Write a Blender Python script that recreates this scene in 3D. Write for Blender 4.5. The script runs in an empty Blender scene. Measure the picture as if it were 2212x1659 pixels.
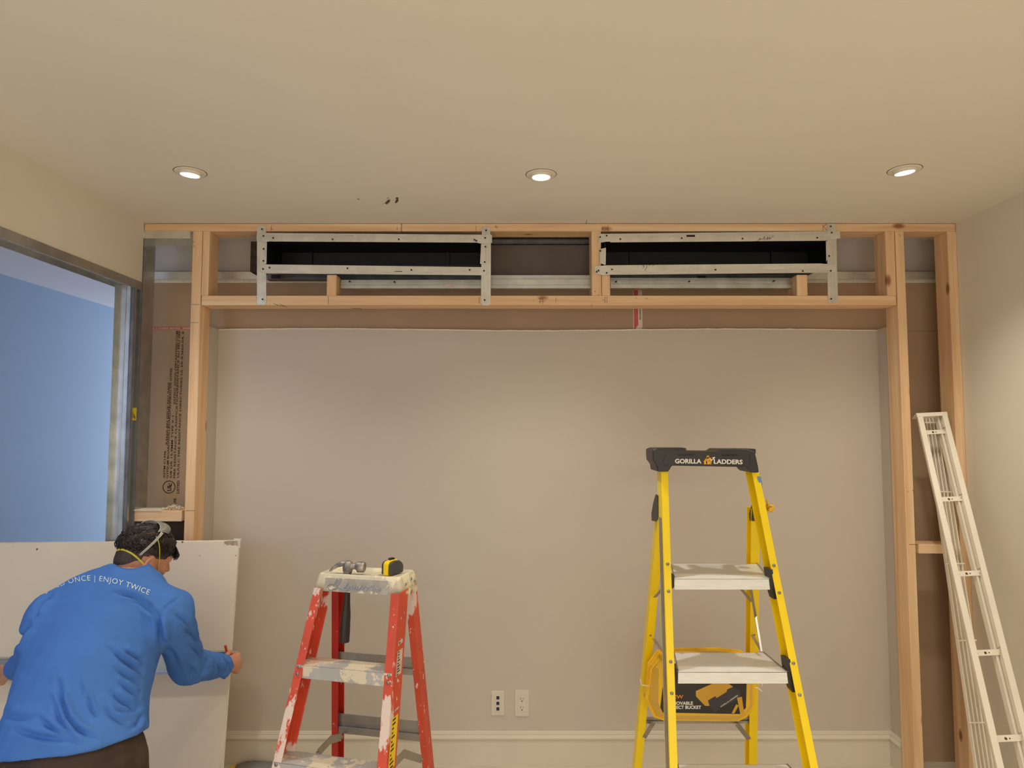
import bpy, bmesh, math, random
import numpy as np
from mathutils import Vector, Matrix
from mathutils.bvhtree import BVHTree
random.seed(7)
C = bpy.context.scene.collection
SC = bpy.context.scene

# ------------------------------------------------------------------ camera
F = 1480.0                       # focal length in pixels of the 2212 px wide frame
TH = math.atan(96.5 / F)         # slight upward pitch
CZ = 1.388
CT, ST = math.cos(TH), math.sin(TH)
cam_d = bpy.data.cameras.new('camera')
cam = bpy.data.objects.new('camera', cam_d); C.objects.link(cam)
cam_d.sensor_width = 36.0; cam_d.sensor_fit = 'HORIZONTAL'
cam_d.lens = 36.0 * F / 2212.0
cam_d.clip_start = 0.05; cam_d.clip_end = 60
cam.location = (0, 0, CZ)
cam.rotation_euler = (math.pi / 2 + TH, 0, 0)
SC.camera = cam

# ------------------------------------------------------------------ world, exposure, lights
SC.view_settings.view_transform = 'Standard'
SC.view_settings.look = 'None'
SC.view_settings.exposure = 0.12
SC.view_settings.gamma = 1.0
SC.view_settings.use_curve_mapping = False
SC.cycles.max_bounces = 10
SC.cycles.diffuse_bounces = 6
SC.cycles.sample_clamp_indirect = 6.0
world = bpy.data.worlds.new('world'); SC.world = world
world.use_nodes = True
bg = world.node_tree.nodes['Background']
bg.inputs[0].default_value = (1.0, 0.93, 0.82, 1); bg.inputs[1].default_value = 0.9

def area(name, loc, target, sx, sy, power, col, spread=180, shape='RECTANGLE'):
    l = bpy.data.lights.new(name, 'AREA'); l.shape = shape
    l.size = sx; l.size_y = sy; l.energy = power; l.color = col; l.spread = math.radians(spread)
    o = bpy.data.objects.new(name, l); C.objects.link(o); o.location = loc
    d = Vector(target) - Vector(loc)
    o.rotation_euler = d.to_track_quat('-Z', 'Y').to_euler()
    return o
ROOMZ = 2.285
WARM = (1.0, 0.93, 0.79)
# unseen far light added behind the camera; an added lintel cuts it off high up
area('added_far_light', (0.3, -3.5, 2.14), (0.3, 2.9, 0.9), 2.8, 0.07, 16, (1.0, 0.93, 0.79))
# fill light added behind the camera, tilted up to brighten the ceiling
area('ceiling_fill', (0.3, -1.5, 0.85), (0.3, 1.2, 2.3), 2.4, 1.1, 10, (1.0, 0.95, 0.84))
# daylight in the blue hallway at the left
area('hall_daylight', (-2.15, -1.4, 1.35), (-2.75, 3.2, 1.15), 0.9, 1.8, 2, (0.90, 0.94, 1.0), 110)
area('hall_window_glow', (-2.15, 6.4, 1.3), (-2.3, 1.0, 1.3), 1.0, 2.0, 34, (0.92, 0.95, 1.0))
area('opening_daylight', (-2.55, -0.3, 1.6), (-1.0, 2.9, 1.6), 0.6, 1.0, 6.0, (0.46, 0.60, 1.0), 150)

# ------------------------------------------------------------------ helpers
def P(px, py, Y):
    a = (px - 1106.0) / F; b = (829.5 - py) / F
    y = CT - b * ST; z = ST + b * CT
    return Vector((a / y * Y, Y, CZ + z / y * Y))
def proj(v):
    x, y, z = v[0], v[1], v[2] - CZ
    d = y * CT + z * ST; u = z * CT - y * ST
    return 1106 + F * x / d, 829.5 - F * u / d
def PZ(px, py, z):               # the point of a pixel at a height
    a = P(px, py, 1.0); k = (z - CZ) / (a.z - CZ)
    return Vector((a.x * k, k, z))

class MB:
    def __init__(s): s.v = []; s.f = []; s.m = []; s.sm = []
    def add(s, vs, fs, m=0, smooth=False):
        n = len(s.v); s.v += [tuple(v) for v in vs]
        for f in fs: s.f.append([i + n for i in f]); s.m.append(m); s.sm.append(smooth)
        return s
    def hexa(s, p, m=0):         # p: bottom 4 ccw, top 4 ccw
        return s.add(p, [(3,2,1,0),(4,5,6,7),(0,1,5,4),(1,2,6,5),(2,3,7,6),(3,0,4,7)], m)
    def box(s, x0, x1, y0, y1, z0, z1, m=0):
        return s.hexa([(x0,y0,z0),(x1,y0,z0),(x1,y1,z0),(x0,y1,z0),(x0,y0,z1),(x1,y0,z1),(x1,y1,z1),(x0,y1,z1)], m)
    def prof(s, p0, p1, poly, U, V, m=0, poly1=None):   # extrude polygon (u,v) from p0 to p1
        p0, p1, U, V = Vector(p0), Vector(p1), Vector(U), Vector(V); n = len(poly)
        q = poly1 or poly
        vs = [p0 + U*a + V*b for a, b in poly] + [p1 + U*a + V*b for a, b in q]
        fs = [(i, (i+1) % n, n + (i+1) % n, n + i) for i in range(n)]
        fs += [tuple(range(n-1, -1, -1)), tuple(range(n, 2*n))]
        return s.add(vs, fs, m)
    def beam(s, p0, p1, w, h, U, m=0):   # w along U, h along the other normal
        p0, p1 = Vector(p0), Vector(p1); d = (p1-p0).normalized()
        U = Vector(U); U = (U - d*U.dot(d)).normalized(); V = d.cross(U)
        return s.prof(p0, p1, [(-w/2,-h/2),(w/2,-h/2),(w/2,h/2),(-w/2,h/2)], U, V, m)
    def tube(s, pts, r, n=8, m=0, caps=True, flat=1.0, up=None):
        pts = [Vector(p) for p in pts]; k = len(pts)
        rs = r if isinstance(r, (list, tuple)) else [r]*k
        vs = []; N = Vector(up) if up else None
        for i, p in enumerate(pts):
            t = (pts[min(i+1,k-1)] - pts[max(i-1,0)]).normalized()
            if N is None: N = t.orthogonal().normalized()
            N = (N - t*N.dot(t)).normalized(); B = t.cross(N)
            for j in range(n):
                a = 2*math.pi*j/n; vs.append(p + N*math.cos(a)*rs[i] + B*math.sin(a)*rs[i]*flat)
        fs = [(i*n+j, i*n+(j+1)%n, (i+1)*n+(j+1)%n, (i+1)*n+j) for i in range(k-1) for j in range(n)]
        s.add(vs, fs, m, True)
        if caps: s.add([vs[i] for i in range(n)], [tuple(range(n-1,-1,-1))], m); s.add(vs[-n:], [tuple(range(n))], m)
        return s
    def cyl(s, c, ax, r, h, n=16, m=0, r2=None):
        c, ax = Vector(c), Vector(ax).normalized()
        return s.tube([c, c + ax*h], [r, r if r2 is None else r2], n, m)
    def lathe(s, c, ax, rh, n=24, m=0):   # rh: list (radius, height)
        c, ax = Vector(c), Vector(ax).normalized(); N = ax.orthogonal().normalized(); B = ax.cross(N)
        vs = [c + ax*h + (N*math.cos(2*math.pi*j/n) + B*math.sin(2*math.pi*j/n))*max(r, 1e-5) for r, h in rh for j in range(n)]
        k = len(rh)
        return s.add(vs, [(i*n+j, i*n+(j+1)%n, (i+1)*n+(j+1)%n, (i+1)*n+j) for i in range(k-1) for j in range(n)], m, True)
    def stroke(s, pts, w, m=0):          # flat ribbon lying on the xz plane at given y
        for a, b in zip(pts[:-1], pts[1:]):
            a, b = Vector(a), Vector(b); d = (b-a)
            if d.length < 1e-6: continue
            d.normalize(); q = Vector((-d.z, 0, d.x)) * w/2
            if q.length < 1e-7: q = Vector((w/2, 0, 0))
            s.add([a-q, b-q, b+q, a+q], [(0,1,2,3)], m)
        return s
    def build(s, name, mats, parent=None, bevel=0, seg=2, origin=None, fixn=True):
        me = bpy.data.meshes.new(name)
        o = Vector(origin) if origin is not None else (Vector(parent_origin(parent)) if parent else Vector((0,0,0)))
        me.from_pydata([tuple(Vector(v) - o) for v in s.v], [], s.f); 
        me.polygons.foreach_set('material_index', s.m); me.polygons.foreach_set('use_smooth', s.sm)
        for mt in (mats if isinstance(mats, (list, tuple)) else [mats]): me.materials.append(mt)
        me.update()
        if fixn:
            bm = bmesh.new(); bm.from_mesh(me); bmesh.ops.recalc_face_normals(bm, faces=bm.faces); bm.to_mesh(me); bm.free()
        ob = bpy.data.objects.new(name, me); C.objects.link(ob)
        if parent is not None:
            ob.parent = parent; ob.location = o - Vector(parent_origin(parent))
        else: ob.location = o
        if bevel:
            md = ob.modifiers.new('bevel', 'BEVEL'); md.width = bevel; md.segments = seg; md.limit_method = 'ANGLE'
            md.angle_limit = math.radians(35); md.harden_normals = False
        return ob
def parent_origin(o):
    p = Vector((0,0,0))
    while o is not None: p += Vector(o.location); o = o.parent
    return p
def tag(o, label=None, cat=None, group=None, kind=None):
    if label: o['label'] = label
    if cat: o['category'] = cat
    if group: o['group'] = group
    if kind: o['kind'] = kind
    return o
def thing(name, loc, label, cat, group=None):
    o = bpy.data.objects.new(name, None); C.objects.link(o); o.location = loc; o.empty_display_size = .05
    return tag(o, label, cat, group)

# ------------------------------------------------------------------ materials
def srgb(r, g, b):
    f = lambda c: (c/255)/12.92 if c/255 <= .04045 else ((c/255+.055)/1.055)**2.4
    return (f(r), f(g), f(b), 1)
def mat(name, col, rough=.6, metal=0, var=.05, scale=8, stretch=None, bump=0, bscale=60, spec=.5, col2=None, emis=None, trans=0, splat=None):
    m = bpy.data.materials.new(name); m.use_nodes = True; nt = m.node_tree; N = nt.nodes; L = nt.links
    b = N['Principled BSDF']; b.inputs['Roughness'].default_value = rough; b.inputs['Metallic'].default_value = metal
    b.inputs['Specular IOR Level'].default_value = spec
    if trans: b.inputs['Transmission Weight'].default_value = trans
    tc = N.new('ShaderNodeTexCoord'); mp = N.new('ShaderNodeMapping'); L.new(tc.outputs['Object'], mp.inputs[0])
    if stretch: mp.inputs['Scale'].default_value = stretch
    oi = N.new('ShaderNodeObjectInfo'); cx = N.new('ShaderNodeVectorMath'); cx.operation = 'SCALE'
    cx.inputs[0].default_value = (13, 7, 5); L.new(oi.outputs['Random'], cx.inputs['Scale'])
    ad = N.new('ShaderNodeVectorMath'); L.new(mp.outputs[0], ad.inputs[0]); L.new(cx.outputs[0], ad.inputs[1])
    ns = N.new('ShaderNodeTexNoise'); ns.inputs['Scale'].default_value = scale; ns.inputs['Detail'].default_value = 5
    L.new(ad.outputs[0], ns.inputs['Vector'])
    rp = N.new('ShaderNodeValToRGB'); rp.color_ramp.elements[0].position = .32; rp.color_ramp.elements[1].position = .68
    c = Vector(col[:3])
    c2 = col2 or (*(c * (1 - 2*var)), 1)
    rp.color_ramp.elements[0].color = (*c2[:3], 1); rp.color_ramp.elements[1].color = (*(c * (1 + (0 if col2 else var))), 1)
    L.new(ns.outputs['Fac'], rp.inputs[0]); out = rp.outputs[0]
    if splat:                       # list of (colour, scale, threshold, stretch): dried paint spots
        for k, (sc_, ss, th, st) in enumerate(splat):
            mp2 = N.new('ShaderNodeMapping'); mp2.inputs['Scale'].default_value = st; mp2.inputs['Location'].default_value = (k*3.1, k*1.7, k*.9)
            L.new(tc.outputs['Object'], mp2.inputs[0])
            n2 = N.new('ShaderNodeTexNoise'); n2.inputs['Scale'].default_value = ss; n2.inputs['Detail'].default_value = 6; n2.inputs['Roughness'].default_value = .62
            L.new(mp2.outputs[0], n2.inputs['Vector'])
            r2 = N.new('ShaderNodeValToRGB'); r2.color_ramp.elements[0].position = th; r2.color_ramp.elements[1].position = min(1, th+.02)
            L.new(n2.outputs['Fac'], r2.inputs[0])
            mx = N.new('ShaderNodeMixRGB'); L.new(r2.outputs[0], mx.inputs[0]); L.new(out, mx.inputs[1]); mx.inputs[2].default_value = sc_
            out = mx.outputs[0]
    L.new(out, b.inputs['Base Color'])
    if bump:
        nb = N.new('ShaderNodeTexNoise'); nb.inputs['Scale'].default_value = bscale; nb.inputs['Detail'].default_value = 4
        L.new(ad.outputs[0], nb.inputs['Vector'])
        bp = N.new('ShaderNodeBump'); bp.inputs['Strength'].default_value = bump; bp.inputs['Distance'].default_value = .002
        L.new(nb.outputs['Fac'], bp.inputs['Height']); L.new(bp.outputs[0], b.inputs['Normal'])
    if emis:
        b.inputs['Emission Color'].default_value = emis[0]; b.inputs['Emission Strength'].default_value = emis[1]
    return m
def wood(name, axis):
    m = bpy.data.materials.new(name); m.use_nodes = True; nt = m.node_tree; N = nt.nodes; L = nt.links
    b = N['Principled BSDF']; b.inputs['Roughness'].default_value = .62; b.inputs['Specular IOR Level'].default_value = .3
    tc = N.new('ShaderNodeTexCoord'); mp = N.new('ShaderNodeMapping'); L.new(tc.outputs['Object'], mp.inputs[0])
    s = [26, 26, 26]; s[axis] = 1.1; mp.inputs['Scale'].default_value = s
    oi = N.new('ShaderNodeObjectInfo'); cx = N.new('ShaderNodeVectorMath'); cx.operation = 'SCALE'; cx.inputs[0].default_value = (17, 31, 23)
    L.new(oi.outputs['Random'], cx.inputs['Scale'])
    ad = N.new('ShaderNodeVectorMath'); L.new(mp.outputs[0], ad.inputs[0]); L.new(cx.outputs[0], ad.inputs[1])
    n1 = N.new('ShaderNodeTexNoise'); n1.inputs['Scale'].default_value = 1.2; n1.inputs['Detail'].default_value = 3; n1.inputs['Distortion'].default_value = .6
    L.new(ad.outputs[0], n1.inputs['Vector'])
    r1 = N.new('ShaderNodeValToRGB'); e = r1.color_ramp.elements
    e[0].position = .3; e[0].color = srgb(230, 186, 142); e[1].position = .7; e[1].color = srgb(250, 220, 180)
    x = e.new(.5); x.color = srgb(243, 204, 162)
    L.new(n1.outputs['Fac'], r1.inputs[0])
    n2 = N.new('ShaderNodeTexNoise'); n2.inputs['Scale'].default_value = 6; n2.inputs['Detail'].default_value = 4
    L.new(ad.outputs[0], n2.inputs['Vector'])
    mx = N.new('ShaderNodeMixRGB'); mx.blend_type = 'MULTIPLY'; mx.inputs[0].default_value = .22
    L.new(r1.outputs[0], mx.inputs[1]); L.new(n2.outputs['Fac'], mx.inputs[2])
    # knots
    mpk = N.new('ShaderNodeMapping'); sk = [20, 20, 20]; sk[axis] = 9; mpk.inputs['Scale'].default_value = sk; L.new(tc.outputs['Object'], mpk.inputs[0])
    adk = N.new('ShaderNodeVectorMath'); L.new(mpk.outputs[0], adk.inputs[0]); L.new(cx.outputs[0], adk.inputs[1])
    vk = N.new('ShaderNodeTexVoronoi'); vk.inputs['Scale'].default_value = .38; L.new(adk.outputs[0], vk.inputs['Vector'])
    rk = N.new('ShaderNodeValToRGB'); rk.color_ramp.elements[0].position = .05; rk.color_ramp.elements[0].color = (1,1,1,1)
    rk.color_ramp.elements[1].position = .11; rk.color_ramp.elements[1].color = (0,0,0,1); L.new(vk.outputs['Distance'], rk.inputs[0])
    mk = N.new('ShaderNodeMixRGB'); L.new(rk.outputs[0], mk.inputs[0]); L.new(mx.outputs[0], mk.inputs[1]); mk.inputs[2].default_value = srgb(150, 102, 66)
    L.new(mk.outputs[0], b.inputs['Base Color'])
    bp = N.new('ShaderNodeBump'); bp.inputs['Strength'].default_value = .12; bp.inputs['Distance'].default_value = .002
    L.new(n2.outputs['Fac'], bp.inputs['Height']); L.new(bp.outputs[0], b.inputs['Normal'])
    return m
WX, WY, WZ = wood('wood_grain_x', 0), wood('wood_grain_y', 1), wood('wood_grain_z', 2)
WHT = srgb(238, 232, 220)
M = dict(
 wall=mat('wall_paint', srgb(226,219,205), .75, var=.012, scale=1.5, bump=.06, bscale=220),
 ceiling=mat('ceiling_paint', srgb(232,226,215), .8, var=.012, scale=1.2, bump=.05, bscale=200),
 niche=mat('niche_paint', srgb(198,188,177), .55, var=.015, scale=1.6, bump=.05, bscale=200),
 shaft=mat('shaft_paint', srgb(204,196,190), .8, var=.03, scale=3),
 blue=mat('blue_paint', srgb(158,180,203), .7, var=.015, scale=1.2),
 hallwhite=mat('hall_ceiling_paint', srgb(215,210,215), .8, var=.01),
 trim=mat('baseboard_paint', srgb(214,206,190), .45, var=.01),
 floor=mat('floor_board', srgb(212,203,186), .5, var=.08, scale=4, stretch=(1,8,1)),
 kraft=mat('kraft_paper', srgb(180,152,124), .85, var=.035, scale=3, bump=.05, bscale=300),
 gypsum=mat('gypsum_core', srgb(238,230,212), .9, var=.05, scale=60, bump=.5, bscale=200),
 paper=mat('ivory_face_paper', srgb(232,218,198), .8, var=.015, scale=3),
 steel=mat('galvanized_steel', srgb(196,198,196), .33, .85, var=.09, scale=14, stretch=(1,1,1), bump=.02),
 steel_l=mat('pale_galvanized_steel', srgb(222,220,212), .38, .6, var=.06, scale=20, bump=.03, bscale=30),
 steel_d=mat('dull_steel', srgb(120,120,118), .45, .8, var=.15, scale=20),
 duct=mat('dark_duct_lining', srgb(20,18,20), .5, var=.3, scale=12, stretch=(1,6,12)),
 ductgrey=mat('grey_duct_wrap', srgb(98,88,84), .7, var=.06, scale=6, bump=.2, bscale=20),
 black=mat('black_screw', srgb(22,20,20), .45, .2, var=.05),
 ink=mat('pencil_ink', srgb(60,44,34), .8, var=.05),
 print_=mat('drywall_print', srgb(62,44,36), .8, var=.1, scale=80),
 tape=mat('pink_edge_tape', srgb(205,96,92), .6, var=.04),
 tapew=mat('white_tape', srgb(232,214,200), .6, var=.03),
 yellow=mat('yellow_fiberglass', srgb(255,222,10), .35, var=.03, scale=5, bump=.03, bscale=90),
 red=mat('red_fiberglass', srgb(210,78,52), .5, var=.06, scale=12,
     splat=[(srgb(225,205,195), 9, .575, (1,1,.35)), (srgb(228,196,186), 60, .63, (1,1,.6)), (srgb(40,40,60), 7, .745, (1,1,1))]),
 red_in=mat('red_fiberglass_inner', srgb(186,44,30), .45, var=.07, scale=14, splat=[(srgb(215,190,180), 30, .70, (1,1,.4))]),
 cap=mat('painted_grey_cap', srgb(214,206,184), .5, var=.05, scale=14,
     splat=[(srgb(236,226,198), 12, .52, (1,1,1)), (srgb(150,146,138), 40, .66, (1,1,1))]),
 capface=mat('worn_aluminium_plate', srgb(178,172,162), .5, .1, var=.1, scale=30,
     splat=[(srgb(226,216,194), 26, .56, (1,1,1))]),
 step_r=mat('splattered_step', srgb(190,190,188), .45, .25, var=.06, scale=14,
     splat=[(srgb(234,222,198), 14, .50, (1,1,1)), (srgb(238,228,210), 50, .62, (1,1,1))]),
 alu=mat('brushed_aluminium', srgb(240,240,238), .42, .12, var=.04, scale=20, stretch=(1,12,12)),
 alu_d=mat('grey_aluminium', srgb(165,160,152), .4, .7, var=.08, scale=16),
 blackp=mat('black_plastic', srgb(44,42,42), .45, var=.08, scale=20, bump=.1, bscale=200),
 greyp=mat('dark_grey_rubber', srgb(74,74,80), .6, var=.08, scale=20),
 white=mat('white_powder_coat', srgb(236,228,214), .35, var=.02, scale=10),
 whitetxt=mat('white_print', srgb(240,238,232), .5, var=.01),
 orangetxt=mat('orange_print', srgb(240,150,60), .5, var=.01),
 goldtxt=mat('gold_print', srgb(240,176,40), .5, var=.02),
 bucket=mat('yellow_bucket_plastic', srgb(244,196,34), .4, var=.04, scale=6),
 sticker=mat('yellow_sticker', srgb(240,206,24), .5, var=.03),
 stickerw=mat('pale_sticker', srgb(214,192,180), .55, var=.08, scale=40),
 blues=mat('blue_sticker', srgb(110,150,206), .5, var=.05),
 rivet=mat('steel_rivet', srgb(150,148,142), .4, .7, var=.1, scale=60),
 steelp=mat('forged_steel', srgb(176,170,166), .5, .75, var=.3, scale=50, bump=.1, bscale=90),
 ring=mat('lamp_trim', srgb(230,222,208), .5, var=.01),
 gap=mat('dark_gap', srgb(92,72,56), .9, var=.05),
 orange=mat('orange_pencil', srgb(226,92,52), .5, var=.03),
 plastic=mat('grey_poly_sheet', srgb(128,124,124), .4, var=.12, scale=18, bump=.5, bscale=30),
)

# ------------------------------------------------------------------ text
_tc = {}
def text_geo(s, size=1.0, shear=0.0, bold=0.0, space=1.0, res=3, sub=0):
    key = (s, size, shear, bold, space, res, sub)
    if key in _tc: return _tc[key]
    cu = bpy.data.curves.new('t', 'FONT'); cu.body = s; cu.size = size; cu.shear = shear; cu.offset = bold
    cu.space_character = space; cu.resolution_u = res; cu.align_x = 'LEFT'
    o = bpy.data.objects.new('t', cu); C.objects.link(o)
    bpy.context.view_layer.update()
    dg = bpy.context.evaluated_depsgraph_get(); me = bpy.data.meshes.new_from_object(o.evaluated_get(dg))
    if sub:
        bm = bmesh.new(); bm.from_mesh(me)
        bmesh.ops.triangulate(bm, faces=bm.faces)
        for _ in range(8):
            le = [e for e in bm.edges if e.calc_length() > sub]
            if not le: break
            bmesh.ops.subdivide_edges(bm, edges=le, cuts=1); bmesh.ops.triangulate(bm, faces=[f for f in bm.faces if len(f.verts) > 3])
        bm.to_mesh(me); bm.free()
    vs = [(v.co.x, v.co.y) for v in me.vertices]; fs = [tuple(p.vertices) for p in me.polygons]
    bpy.data.objects.remove(o); bpy.data.curves.remove(cu); bpy.data.meshes.remove(me)
    _tc[key] = (vs, fs); return vs, fs
def put_text(mb, s, org, U, V, height, m=0, width=None, depth=0, **kw):
    """letters of cap height `height` starting at org, running along U, up along V"""
    vs, fs = text_geo(s, 1.0, **kw)
    if not vs: return
    x0 = min(v[0] for v in vs); x1 = max(v[0] for v in vs); k = height / .70
    kx = k if width is None else width / max(1e-6, x1 - x0)
    org, U, V = Vector(org), Vector(U).normalized(), Vector(V).normalized()
    w = [org + U*(x - x0)*kx + V*y*k for x, y in vs]
    mb.add(w, fs, m)
    if depth:
        n = U.cross(V).normalized() * depth
        mb.add([p + n for p in w], fs, m)
# ================================================================== THE ROOM
YF, YR = 2.75, 2.839            # front and rear of the 2x4 framing
YB = 2.94                       # painted niche wall
YK = 2.957                      # brown board behind
XL, XR = -1.502, P(2070, 600, 2.75).x
ZC = P(1106, 482, YF).z
def struct(name, mb, mats, **k):
    o = mb.build(name, mats, **k); o['kind'] = 'structure'; return o
HEAD_Z = P(285, 612, F*1.502/(1106-285)).z     # height of the left opening
JY = 2.70
struct('ceiling', MB().box(XL-.14, XR+.18, -1.6, 3.06, ZC, ZC+.05), M['ceiling'])
fl = MB().box(XL-1.6, XR+.1, -1.6, 3.06, -.05, 0)
struct('floor', fl, M['floor'])
struct('wall_right', MB().box(XR, XR+.1, -1.6, 2.76, 0, ZC).box(XR+.12, XR+.16, 2.76, 3.06, 0, ZC).box(XR+.1, XR+.16, 2.74, 2.76, 0, ZC), M['wall'])
wl = MB().box(-1.567, XL, -1.6, 2.748, HEAD_Z+.012, ZC).box(-1.567, XL, -1.6, .45, 0, HEAD_Z+.012)
struct('wall_left', wl, M['wall'])
struct('wall_back', MB().box(-1.60, XR+.12, 3.0, 3.06, 0, ZC), M['shaft'])
struct('added_lintel', MB().box(XL, XR, -1.65, -1.6, 1.94, ZC), M['wall'])  # unseen lintel, added to cut the far light to a straight edge
struct('ceiling_next_room', MB().box(XL, XR, -4.2, -1.65, ZC, ZC+.05), M['ceiling'])
struct('floor_next_room', MB().box(XL, XR, -4.2, -1.6, -.05, 0), M['floor'])
# hallway beyond the opening
struct('wall_hall', MB().box(-2.84, -2.77, -1.6, 6.6, 0, ZC), M['blue'])
struct('wall_hall_end', MB().box(-2.84, -1.5, 6.55, 6.6, 0, ZC), M['blue'])
struct('wall_hall_side', MB().box(-1.57, -1.52, 3.06, 6.6, 0, ZC), M['blue'])
struct('ceiling_hall', MB().box(-2.84, -1.567, -1.6, 6.6, ZC, ZC+.05), M['hallwhite'])
struct('floor_hall', MB().box(-2.84, -1.5, 3.06, 6.6, -.05, 0), M['floor'])

# steel head track of the opening
hd = MB()
hd.box(-1.569, XL+.003, .45, 2.745, HEAD_Z-.004, HEAD_Z+.012)
hd.box(XL+.0005, XL+.0035, .45, 2.745, HEAD_Z-.022, HEAD_Z+.012)
hd.box(-1.572, -1.569, .45, 2.745, HEAD_Z-.022, HEAD_Z+.012)
tag(hd.build('header_track', M['steel'], origin=(-1.535, 1.6, HEAD_Z), bevel=.0006), 'long galvanized steel track along the top of the blue opening in the left wall', 'steel track')
# jamb studs at the end of the opening
jb = thing('jamb_stud', (-1.535, JY, 0), 'upright galvanized steel stud at the corner end of the blue opening', 'steel stud')
j = MB().box(-1.535, -1.502, JY, JY+.0012, 0, HEAD_Z-.005).box(-1.5032, -1.502, JY, JY+.012, 0, HEAD_Z-.005).box(-1.536, -1.5348, JY-.004, JY+.03, 0, HEAD_Z-.005)
j.box(-1.5165, -1.5155, JY-.006, JY, 0, HEAD_Z-.005)
j.box(-1.520, -1.502, JY-.001, JY, 0, HEAD_Z-.005, 1)
j.build('web', [M['steel'], M['steel_d']], jb)
MB().box(-1.572, -1.536, JY+.012, JY+.0132, 0, HEAD_Z-.005).box(-1.5725, -1.5713, JY-.018, JY+.03, 0, HEAD_Z-.005).build('flange', M['steel'], jb)

# ---- niche: painted boards
pTL = P(452, 707, YB-.004); ZN = P(1106, 712, YB).z
rx = P(1921, 712, 2.845).x; lx = P(452, 712, 2.845).x
random.seed(3)
nw = MB(); n = 90; xs = [lx + (rx-lx)*i/n for i in range(n+1)]
zt = [ZN + .004*math.sin(i*.11) + random.uniform(-.0008, .0008) - .002*(i/n) for i in range(n+1)]
vs = []
for x, z in zip(xs, zt): vs += [(x, YB, 0), (x, YB, z), (x, YB+.0125, z+.001), (x, YB+.0125, 0)]
fs = []
for i in range(n):
    a, b = i*4, i*4+4; fs += [(a, b, b+1, a+1), (a+2, b+2, b+3, a+3)]
nw.add(vs, fs, 0); nw.add(vs, [(i*4+1, i*4+5, i*4+6, i*4+2) for i in range(n)], 1)
# torn paper rim: a thin pale lip
nw.add([p for x, z in zip(xs, zt) for p in ((x, YB-.0012, z-.0022+random.uniform(-.0006,.0006)), (x, YB-.0012, z+.0018+random.uniform(0,.0012)))], [(i*2, i*2+2, i*2+3, i*2+1) for i in range(n)], 1)
struct('wall_niche', nw, [M['niche'], M['gypsum']], fixn=False)
def side_board(name, x, sgn):
    mb = MB(); t = .0125*sgn; k = 60; V = []
    for i in range(k+1):
        z = ZN*i/k; r = random.uniform(-.0012, .0012)
        V += [(x, 2.842+r, z), (x, YB, z), (x+t, YB, z), (x+t, 2.842+r*.5, z)]
    a = lambda i, j: i*4+j
    mb.add(V, [(a(i,0), a(i,1), a(i+1,1), a(i+1,0)) for i in range(k)] + [(a(i,2), a(i,3), a(i+1,3), a(i+1,2)) for i in range(k)], 0)
    mb.add(V, [(a(i,3), a(i,0), a(i+1,0), a(i+1,3)) for i in range(k)] + [(a(k,0), a(k,1), a(k,2), a(k,3))], 1)
    return struct(name, mb, [M['niche'], M['gypsum']])
side_board('wall_niche_right', rx, 1)
side_board('wall_niche_left', lx, -1)

# ---- brown board behind the framing, with its printing
ZK = P(1106, 611, YK).z; ZK2 = P(1106, 603.5, YK).z
kb = thing('brown_wallboard', (0, YK, 0), 'wide brown paper backed wallboard behind the wood framing, black printing at its left edge', 'wallboard')
bo = MB().box(-1.598, XR+.118, YK, YK+.0125, 0, ZK2, 0)
bo.box(-1.598, XR+.118, YK-.0008, YK, ZK, ZK2, 1)
bo.build('board', [M['kraft'], M['gypsum']], kb)
pr = MB()
ux, vv = Vector((0,0,1)), Vector((-1,0,0))
def vt(s, x, y0, y1, h, bold=.017):      # a vertical line of print reading upwards, from y0 (bottom) to y1 (top)
    a = P(x, y0, YK-.0011); b = P(x + (y0-y1)*.033*(1106-x)/700, y1, YK-.0011); wd = (b-a).length
    put_text(pr, s, (a.x, YK-.0011, a.z), (b-a), vv, h, 0, width=wd, bold=bold, res=2)
vt('ASTM C1396', 356.5, 1033, 974, .0085); vt('R3660-BN ISSUE NO 0450', 362, 960, 826, .0085)
vt('GYPSUM BOARD/WALLBOARD/PANNEAU DE GYPSE', 363.5, 1033, 795, .0085)
vt('5/8 OR 15.9MM TYPE X-1', 371, 1033, 898, .0085); vt('PATENT WWW.CERTAINTEED.COM', 379, 872, 715, .0085)
vt('FIRE RESISTANCE CLASSIFICATION/RESISTANCE AU FEU SEE', 378.5, 1033, 714, .0085)
vt('UL/ULC FIRE RESISTANCE DIRECTORIES UL ER-R3660-04, 8', 386.5, 1032, 716, .0085)
vt('LISTED', 387, 1066, 1038, .011, .02); vt('US', 380, 1092, 1076, .011, .02)
cc = P(365, 1052, YK-.0011); 
put_text(pr, 'UL', (cc.x+.010, YK-.0011, cc.z-.017), (0,0,1), (-1,0,0), .017, 0, bold=.03)
put_text(pr, 'C', (cc.x+.012, YK-.0011, cc.z+.004), (0,0,1), (-1,0,0), .013, 0, bold=.03)
for r0 in (.0275,):
    k = 40; V = []
    for i in range(k): 
        a = 2*math.pi*i/k; V += [(cc.x+math.cos(a)*r0, YK-.0011, cc.z+math.sin(a)*r0), (cc.x+math.cos(a)*(r0-.0035), YK-.0011, cc.z+math.sin(a)*(r0-.0035))]
    pr.add(V, [(2*i, (2*i+2)%(2*k), (2*i+3)%(2*k), 2*i+1) for i in range(k)], 0)
pr.build('printing', M['print_'], kb, fixn=False)
tp = MB(); a = P(318, 711.5, YK-.001); b = P(420, 706.5, YK-.001)
tp.box(a.x, b.x, YK-.0009, YK-.0001, a.z, a.z+.011, 0)
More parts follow.
